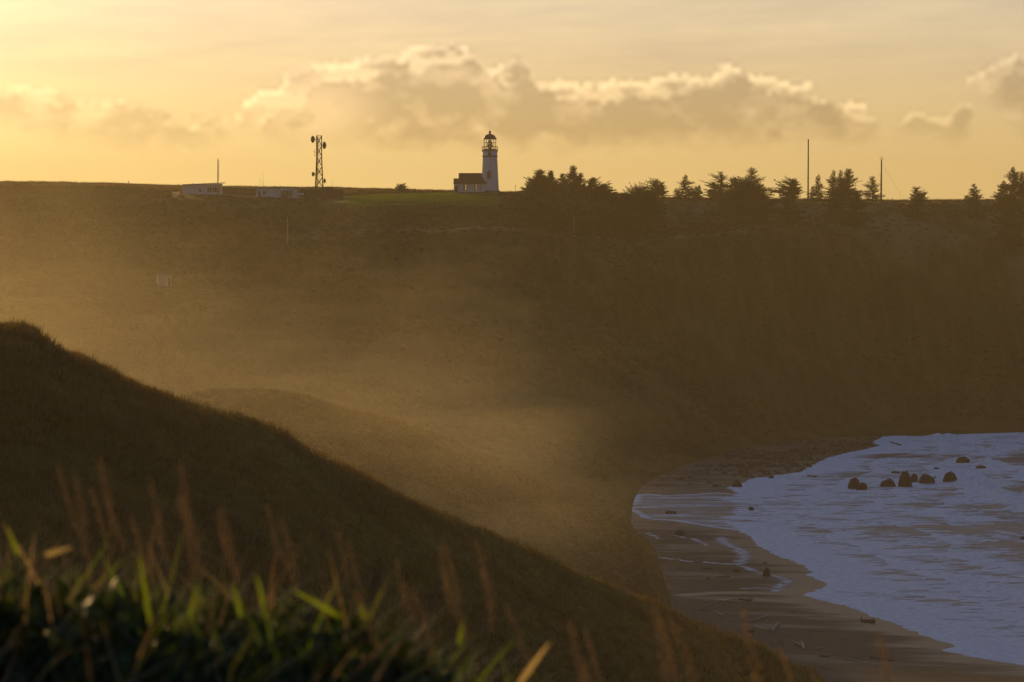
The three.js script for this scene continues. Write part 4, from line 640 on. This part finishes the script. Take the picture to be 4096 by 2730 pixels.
// ------------------------------------------------------------------ rocks in the surf
const rockMat = (() => { const t = grainTexture(256, (x, y) => { const n = fbm(x * 9, y * 9, 4, 5); return [0.20 + 0.2 * n, 0.165 + 0.17 * n, 0.135 + 0.15 * n]; }, true); return new THREE.MeshStandardMaterial({ map: t, roughness: 0.75, bumpMap: t, bumpScale: 0.15 }); })();
function boulder(w, h, deep, k) {
  const g = new THREE.IcosahedronGeometry(1, 5), p = g.attributes.position, v = new THREE.Vector3(), cuts = []; for (let i = 0; i < 9; i++) cuts.push([new THREE.Vector3(gauss(), gauss() * 0.5, gauss()).normalize(), rr(0.66, 0.92)]); cuts.push([new THREE.Vector3(gauss() * 0.25, 1, gauss() * 0.25).normalize(), rr(0.7, 0.9)]);
  for (let i = 0; i < p.count; i++) {
    v.fromBufferAttribute(p, i).normalize(); let r = 1; for (const [n, c] of cuts) { const q = v.dot(n); if (q > 0.01) r = Math.min(r, c / q); }
    r *= 1 + 0.16 * fbm(v.x * 1.6 + k, v.y * 1.6, v.z * 1.6, 3) + 0.07 * fbm(v.x * 5 + k, v.y * 5, v.z * 5, 3);
    p.setXYZ(i, v.x * r * w, v.y * r * h, v.z * r * deep);
  }
  g.computeBoundingBox(); const bb = g.boundingBox; g.scale(2 * w / (bb.max.x - bb.min.x), 1, 1); g.computeVertexNormals(); return g;
}
for (const [u0, u1, v0, v1, label] of [
  [3392, 3444, 1915, 1958, 'tall rounded boulder, leftmost of the rocks in the surf'], [3427, 3474, 1932, 1963, 'lower boulder leaning against the leftmost surf boulder'], [3521, 3588, 1918, 1952, 'low humped boulder left of the tallest surf rock'], [3592, 3651, 1891, 1953, 'tallest pointed boulder in the middle of the surf rocks'], [3642, 3676, 1898, 1931, 'smaller boulder tucked right behind the tallest surf rock'], [3666, 3740, 1902, 1938, 'wide flat-topped boulder right of the tallest surf rock'], [3765, 3833, 1892, 1934, 'rounded boulder at the right end of the surf rocks'], [3733, 3746, 1906, 1916, 'tiny rock between the flat-topped and the rightmost boulders'],
  [3562, 3604, 1884, 1896, 'low rock just breaking the water behind the humped boulder'], [3731, 3762, 1870, 1881, 'small low rock behind the flat-topped boulder'], [3901, 3948, 1862, 1879, 'low domed rock beside the breaking wave'], [3824, 3882, 1830, 1853, 'farthest wave-washed rock reef near the right edge'], [4074, 4120, 2146, 2164, 'dark rock cut off by the right edge of the picture'],
  [2993, 3017, 2026, 2045, 'single small block of rock on the wet sand'], [2660, 2714, 2040, 2057, 'long low rock lying in the streaked swash'], [2930, 2973, 1926, 1950, 'dark rock at the far edge of the foam'], [3073, 3097, 1901, 1916, 'small rock at the far waterline'], [2698, 2743, 2130, 2150, 'low rock half buried in the sand near the bluff'], [3049, 3082, 2280, 2310, 'pointed dark rock on the middle of the beach'], [2932, 2960, 2285, 2298, 'small flat rock left of the pointed beach rock']]) {
  const [x, d] = onSea((u0 + u1) / 2, v1 - 2), k = d / FPX, w = (u1 - u0) / 2 * k, h = (v1 - v0) * k * 1.2;
  const m = top('sea_rock', boulder(w, h * 1.02, w * 0.9, u0 * 0.13), rockMat, label, 'rock', 'rocks along the shore');
  m.position.set(x, Math.max(sandY(x, d), -0.2) - 0.05, -d);
}
{
  const list = (n, keep) => { const l = []; while (l.length < n) { const d = rr(385, 775), x = rr(0.026, 0.14) * d, s = shoreAt(x, d), y = sandY(x, d); if (s < 0.3 || ground(x, d) > y || rnd() > keep(x, d, s)) continue; l.push([x, y, -d, rr(0.4, 1.4), rnd() * 6.28, rr(-0.3, 0.3), rr(-0.3, 0.3)]); } return l; };
  instanced('shore_stones', boulder(0.55, 0.4, 0.5, 7), rockMat, list(560, (x, d, s) => smoothstep(d, 600, 680) * smoothstep(fbm(x * 0.05, d * 0.05, 120, 3), -0.1, 0.15) * 0.9 + 0.0015), 'small dark stones strewn along the far edge of the beach', 'stones');
  const g = new THREE.CylinderGeometry(0.035, 0.06, 1.5, 5, 1).rotateZ(Math.PI / 2).translate(0, 0.05, 0);
  instanced('drift_debris', g, mat(0.20, 0.155, 0.11, 0.95), list(260, (x, d, s) => smoothstep(fbm(x * 0.06, d * 0.06, 123, 3) + 0.5 * smoothstep(ground(x, d) - sandY(x, d), -5, 0), 0.1, 0.4) * smoothstep(s, 6, 18)), 'small sticks and drift litter scattered over the upper beach', 'debris', (c) => { const k = rr(0.4, 1.5); c.setRGB(k, k, k); });
}
// ------------------------------------------------------------------ driftwood
const driftMat = [mat(0.42, 0.34, 0.25, 0.9), mat(0.11, 0.08, 0.055, 0.9), mat(0.30, 0.245, 0.19, 0.9)];
function logGeo(L, r, bend = 0.018) {
  const g = new THREE.CylinderGeometry(r * 0.72, r, L, 9, 12).rotateZ(Math.PI / 2), p = g.attributes.position, k = rnd() * 50;
  for (let i = 0; i < p.count; i++) { const x = p.getX(i), f = 1 + 0.25 * fbm(x * 1.2 + k, p.getY(i) * 3, p.getZ(i) * 3, 3); p.setXYZ(i, x, p.getY(i) * f + bend * L * (x / L) ** 2, p.getZ(i) * f + bend * L * Math.sin(x / L * 3 + k)); }
  g.computeVertexNormals(); return g;
}
for (const [ua, va, ub, vb, rpx, m, label, roots] of [
  [2868, 2464, 2893, 2480, 4.5, 0, 'short pale log lying at the edge of the near hill', 0], [2900, 2492, 3010, 2486, 2, 0, 'long thin pale pole leading to the tangled root mass', 0], [2980, 2508, 3068, 2480, 6, 2, 'tangled grey driftwood root mass on the upper beach', 6], [3014, 2524, 3075, 2540, 6, 0, 'pale driftwood log below the tangled root mass', 3], [3085, 2545, 3118, 2512, 8, 2, 'thick upturned driftwood stump right of the root mass', 4], [3155, 2576, 3213, 2600, 3.4, 0, 'curved pale driftwood branch', 0], [3208, 2588, 3216, 2614, 6, 0, 'stubby pale stump at the end of the curved branch', 0], [3258, 2611, 3295, 2605, 3, 0, 'small pale stick on open sand below the stubby stump', 0], [3281, 2640, 3318, 2640, 8, 2, 'bulky pale stump close to the near hill', 3], [3383, 2648, 3473, 2671, 3.2, 0, 'long straight pale log low on the beach', 0], [3446, 2490, 3500, 2494, 8, 1, 'dark log with pale cut end at the waterline', 3],
  [2773, 2260, 2813, 2260, 3.4, 1, 'dark log by the foam line on the middle beach', 0], [2805, 2286, 2850, 2288, 4.5, 1, 'dark flat log left of the pointed beach rock', 0], [2865, 2320, 2917, 2317, 3, 1, 'thin dark log lying below the pointed beach rock', 0], [2957, 2407, 3004, 2413, 5, 1, 'dark thick log beside the creek', 0], [2917, 2407, 2955, 2408, 3.4, 0, 'pale log end to end with the dark creek log', 0], [3232, 1906, 3266, 1911, 4.5, 1, 'snagged stump with upright root in the far shallows', 3], [3566, 1772, 3602, 1784, 4, 1, 'crooked drift branch in the farthest shallows', 1], [3480, 2640, 3570, 2655, 3, 1, 'dark low line of drift debris near the bottom of the beach', 2]]) {
  const [xa, da] = onSea(ua, va), [xb, db] = onSea(ub, vb), L = Math.hypot(xb - xa, db - da), LL = Math.min(L, 9), r = rpx * 0.5 * da / FPX * 2.0, xm = (xa + xb) / 2, dm = (da + db) / 2;
  const t = thing('driftwood', label, 'driftwood', [xm, Math.max(sandY(xm, dm), -0.05) + r * 0.6, -dm], Math.atan2(db - da, xb - xa), 'driftwood scattered on the beach');
  part('log', logGeo(LL, r), driftMat[m], t);
  for (let i = 0; i < roots; i++) { const e = i % 2 ? 1 : -1, a = rr(-1, 1); part('root', bar([e * LL * rr(0.2, 0.48), 0, 0], [e * LL * rr(0.45, 0.6), r * rr(0.8, 2.2), r * 3 * a], r * 0.42, r * 0.12, 5), driftMat[m], t); }
}

// ------------------------------------------------------------------ sea mist in the valley: fine drops hanging in the air
{
  // the air of the valley in cells; each holds evenly spread drops, as many as the mist is thick there
  const CELL = 14, LEVELS = 9, v = new THREE.Vector3(), q = new THREE.Vector3(), w = new THREE.Vector3(), s = 0.0128, most = 120000;
  const mistMat = mat(0.95, 0.79, 0.44, 1, { transmission: 0.55, side: THREE.DoubleSide });
  const drops = (n) => {
    const P = new Float32Array(n * 9), N = new Float32Array(n * 9);
    for (let i = 0; i < n; i++) {
      const x = rr(-7, 7), y = rr(-7, 7), z = rr(-7, 7);
      v.set(gauss(), gauss(), gauss()).normalize(); q.set(gauss(), gauss(), gauss()).cross(v).normalize(); w.crossVectors(v, q);
      [[1, 0], [-0.5, 0.87], [-0.5, -0.87]].forEach(([a, b], k) => { const o = i * 9 + k * 3; P[o] = x + s * (a * q.x + b * w.x); P[o + 1] = y + s * (a * q.y + b * w.y); P[o + 2] = z + s * (a * q.z + b * w.z); N[o] = v.x; N[o + 1] = v.y; N[o + 2] = v.z; });
    }
    const g = new THREE.BufferGeometry(); g.setAttribute('position', new THREE.BufferAttribute(P, 3)); g.setAttribute('normal', new THREE.BufferAttribute(N, 3)); return g;
  };
  const crest = [[-400, 980], [0, 1040], [600, 1160], [1200, 1290], [1800, 1450], [2200, 1640], [2450, 1880], [2620, 2080], [2900, 2350]], lists = Array.from({ length: LEVELS }, () => []);
  const TURN = 0.47, ct = Math.cos(TURN), st = Math.sin(TURN);
  for (let a = -420; a < 420; a += CELL) for (let b = -420; b < 420; b += CELL) for (let y = rr(-4, 10); y < 68; y += CELL) {
    const x = -60 + a * ct + b * st, d = 515 - a * st + b * ct, u = 2048 + x / d * FPX; if (d < 340 || d > 690 || u < -450 || u > 2900) continue;
    const floor = Math.max(ground(x, d), 0); if (y + 7 < floor) continue;
    const topY = E(lookup(crest, u), 560), f = (y - topY) / 26;
    const thick = smoothstep(f, 1.2, -1.1) * (0.55 + 0.55 * smoothstep(y, 46, 22)) * smoothstep(u, 2880, 2050) * (0.30 + 0.70 * smoothstep(u, 1500, -100) + 0.2 * smoothstep(u, 900, 1500) * smoothstep(y - floor, 24, 4) + 0.5 * smoothstep(u, 500, 1300) * smoothstep(u, 2750, 2250) * smoothstep(d, 520, 450) * smoothstep(y - floor, 32, 8) + 0.4 * smoothstep(u, 1600, 2200) * smoothstep(d, 480, 410) * smoothstep(y - floor, 24, 4)) * clamp(0.72 + 0.75 * fbm(x * 0.014, y * 0.03, d * 0.01, 3), 0.15, 1.15) * smoothstep(d, 330, 380);
    const level = Math.floor(Math.min(1, thick) * LEVELS + rnd()) - 1;
    if (level >= 0) lists[Math.min(level, LEVELS - 1)].push([x, y, -d, 1, TURN + Math.floor(rnd() * 4) * Math.PI / 2]);
  }
  lists.forEach((l, k) => { if (l.length) instanced('sea_mist', drops(Math.round(most * (k + 1) / LEVELS)), mistMat, l, 'sunlit golden sea mist drifting in the valley', 'mist'); });
}

// ------------------------------------------------------------------ foreground: grass, leaves and seed stalks close to the lens
const bladeGeo = (L, w, bend, fold = 0.3) => {
  const P = [], n = 7, pt = (i) => { const f = i / n; return [0, L * (f - 0.25 * bend * f * f * f), L * bend * f * f]; };
  for (let i = 0; i < n; i++) { const a = pt(i), b = pt(i + 1), wa = w * Math.pow(1 - i / n, 0.55) * (0.6 + 0.4 * Math.min(1, i / 2)), wb = w * Math.pow(Math.max(0, 1 - (i + 1) / n), 0.55) * (0.6 + 0.4 * Math.min(1, (i + 1) / 2)); for (const s of [-1, 1]) P.push([0, a[1], a[2]], [s * wa, a[1], a[2] + wa * fold], [s * wb, b[1], b[2] + wb * fold], [0, a[1], a[2]], [s * wb, b[1], b[2] + wb * fold], [0, b[1], b[2]]); }
  const g = new THREE.BufferGeometry(); g.setAttribute('position', new THREE.Float32BufferAttribute(P.flat(), 3)); g.computeVertexNormals(); return g;
};
const greenBlade = mat(0.135, 0.18, 0.008, 0.95, { transmission: 0.6, side: THREE.DoubleSide }), dryBlade = mat(0.46, 0.34, 0.14, 0.95, { transmission: 0.5, side: THREE.DoubleSide }), leafMat = mat(0.050, 0.075, 0.008, 0.62, { specularIntensity: 0.35, transmission: 0.3, side: THREE.DoubleSide }), stalkMat = mat(0.22, 0.15, 0.06, 0.9), seedMat = mat(0.60, 0.43, 0.13, 1, { transmission: 0.5, side: THREE.DoubleSide });
const nearList = (n, x0, x1, d0, d1, keep) => { const l = []; while (l.length < n) { const x = rr(x0, x1), d = rr(d0, d1); if (keep && rnd() > keep(x, d)) continue; l.push([x, lipY(x, d) - 0.01, -d, rr(0.6, 1.25), rnd() * 6.28, rr(-0.35, 0.35), rr(-0.35, 0.35)]); } return l; };
const bank = (x, d) => smoothstep(x, 0.12, -0.22);
instanced('foreground_grass', bladeGeo(0.27, 0.0027, 0.6), greenBlade, nearList(3400, -1.9, 0.4, 3.9, 6.2, bank), 'green grass blades on the foreground bank', 'grass', (c, i) => { const k = rr(0.25, 1.15), y = rr(0.75, 1.3); c.setRGB(k * y, k, k * 0.8); });
instanced('foreground_dry_stems', bladeGeo(0.36, 0.0016, 0.35), dryBlade, nearList(200, -1.6, 1.5, 4.3, 6.2, (x, d) => 0.12 + smoothstep(x, 0.0, -0.9)), 'thin dry stems standing above the foreground bank', 'grass', (c, i) => { const k = rr(0.15, 0.6); c.setRGB(k, k * rr(0.75, 0.95), k * 0.8); });
instanced('foreground_dry_grass', bladeGeo(0.3, 0.0032, 0.6), dryBlade, nearList(600, -1.9, 0.9, 4.2, 6.4, (x, d) => 0.25 + bank(x, d)), 'dry straw-coloured grass blades on the foreground bank', 'grass', (c, i) => { const k = rr(0.2, 0.8); c.setRGB(k, k * rr(0.85, 1), k); });
{
  const s = new THREE.Shape(); s.moveTo(0, 0); s.quadraticCurveTo(0.022, 0.018, 0, 0.06); s.quadraticCurveTo(-0.022, 0.018, 0, 0);
  const g = new THREE.ShapeGeometry(s, 5), p = g.attributes.position; for (let i = 0; i < p.count; i++) p.setZ(i, -Math.abs(p.getX(i)) * 0.5 + p.getY(i) ** 2 * 4); g.computeVertexNormals();
  const l = []; while (l.length < 15000) { const x = rr(-1.9, 0.3), d = rr(3.7, 6.0); if (rnd() > bank(x, d)) continue; const y = lipY(x, d) + Math.pow(rnd(), 0.7) * (0.17 + 0.12 * fbm(x * 4, d * 4, 9, 3)); l.push([x, y, -d, rr(0.5, 1.15), rnd() * 6.28, rr(-1.5, 0.8), rr(-0.9, 0.9)]); }
  instanced('foreground_leaves', g, leafMat, l, 'dark low leafy plants covering the foreground bank', 'leaves', (c) => { const k = rr(0.4, 1.3); c.setRGB(k * rr(0.8, 1.3), k, k * rr(0.7, 1.4)); });
}
const stalkParts = [0, 1, 2].map((k) => {
  const L = 1, pts = []; for (let i = 0; i <= 8; i++) { const f = i / 8; pts.push(new THREE.Vector3(-0.16 * f * f * (0.7 + 0.3 * k), f * L, 0.03 * Math.sin(f * 4 + k))); }
  const curve = new THREE.CatmullRomCurve3(pts), head = [];
  for (let i = 0; i < 26; i++) { const f = 0.76 + 0.24 * Math.pow(i / 26, 0.9), p = curve.getPoint(f), dir = curve.getTangent(f), a = i * 2.4 + rr(-0.5, 0.5), r = (0.0065 * Math.sin(Math.PI * clamp((f - 0.72) / 0.3, 0, 1)) + 0.001) * rr(0.4, 1.5), c = new THREE.ConeGeometry(0.0031, rr(0.013, 0.024), 4, 1).rotateX(0.4).rotateY(a); c.applyQuaternion(new THREE.Quaternion().setFromUnitVectors(new THREE.Vector3(0, 1, 0), dir)); c.translate(p.x + Math.cos(a) * r, p.y, p.z + Math.sin(a) * r); head.push(c); }
  return { stem: new THREE.TubeGeometry(curve, 12, 0.0013, 5), head: merge(head) };
});
const ORDER = ['first', 'second', 'third', 'fourth', 'fifth', 'sixth', 'seventh', 'eighth', 'ninth', 'tenth', 'eleventh', 'twelfth', 'thirteenth', 'fourteenth', 'fifteenth', 'sixteenth', 'seventeenth', 'eighteenth', 'nineteenth', 'twentieth', 'twenty-first', 'twenty-second', 'twenty-third', 'twenty-fourth'];
[[8, 1900], [66, 1862], [138, 1828], [196, 1950], [252, 1990], [338, 1918], [352, 2060], [450, 1842], [505, 1980], [560, 1975], [604, 2052], [642, 2030], [742, 2120], [822, 2022], [905, 2062], [985, 2190], [1108, 2128], [1142, 2166], [1340, 2240], [1372, 2336], [1545, 2190], [1602, 2142], [1628, 2250], [1738, 2168], [1728, 2275], [1905, 2400], [2182, 2520], [2205, 2620], [2412, 2432], [2508, 2478], [2662, 2455], [2800, 2446], [3030, 2575], [3228, 2660], [3370, 2545], [90, 2080], [420, 2130], [1240, 2350], [1480, 2330], [2050, 2480]].sort((a, b) => a[0] - b[0]).forEach(([u, vt], i, all) => {
  const d = 4.5 + ((i * 37) % 10) * 0.16, tip = at(u, vt, d), x = tip.x + 0.16, gy = lipY(x, d), L = Math.max(0.25, tip.y - gy), k = stalkParts[i % 3];
  const t = thing('grass_stalk', 'dry seed-headed grass stalk, ' + (i < 24 ? ORDER[i] + ' from the left edge of the picture' : ORDER[all.length - 1 - i] + ' from the right end of the row'), 'grass stalk', [x, gy - 0.02, -d], rr(-0.4, 0.4), 'dry seed stalks in the foreground');
  const s = (L + 0.02); t.scale.set(Math.min(s, 1.0) * 1.0, s, Math.min(s, 1));
  part('stem', k.stem, stalkMat, t); part('seed_head', k.head, seedMat, t);
});
for (const [u, vt, ub, vb, w, m, label] of [[556, 2180, 600, 2500, 0.0052, 0, 'broad bright green blade standing upright left of the middle'], [803, 2310, 755, 2470, 0.0045, 0, 'green blade leaning right beside the dark leaves'], [930, 2315, 965, 2470, 0.005, 0, 'green blade third from the upright bright one'], [1022, 2270, 1065, 2470, 0.0048, 0, 'tall green blade near the middle of the bank'], [1150, 2335, 1360, 2470, 0.006, 0, 'wide bright green blade slanting down to the right'], [1432, 2385, 1462, 2480, 0.006, 0, 'short wide green blade beside the dark stalk'], [1852, 2470, 1836, 2580, 0.005, 0, 'green blade at the right end of the leafy bank'], [2212, 2540, 2075, 2740, 0.006, 1, 'pale dry blade catching the sun at the bottom right'], [24, 2080, 70, 2220, 0.005, 0, 'green blade at the left edge of the picture'], [1532, 2195, 1478, 2420, 0.004, 2, 'dark dead stem slanting right in the middle foreground'], [310, 2172, 180, 2222, 0.007, 1, 'pale dead leaf bent level at the left']]) {
  const d = 4.8, a = at(ub, vb, d), b = at(u, vt, d - 0.05), L = a.distanceTo(b), g = bladeGeo(L, w, 0.12, 0.15);
  g.applyQuaternion(new THREE.Quaternion().setFromUnitVectors(new THREE.Vector3(0, 1, 0), b.clone().sub(a).normalize()));
  const o = top('tall_grass', g, m === 0 ? greenBlade : m === 1 ? dryBlade : stalkMat, label, 'grass blade', 'single blades in the foreground'); o.position.copy(a);
}

renderer.render(scene, camera);
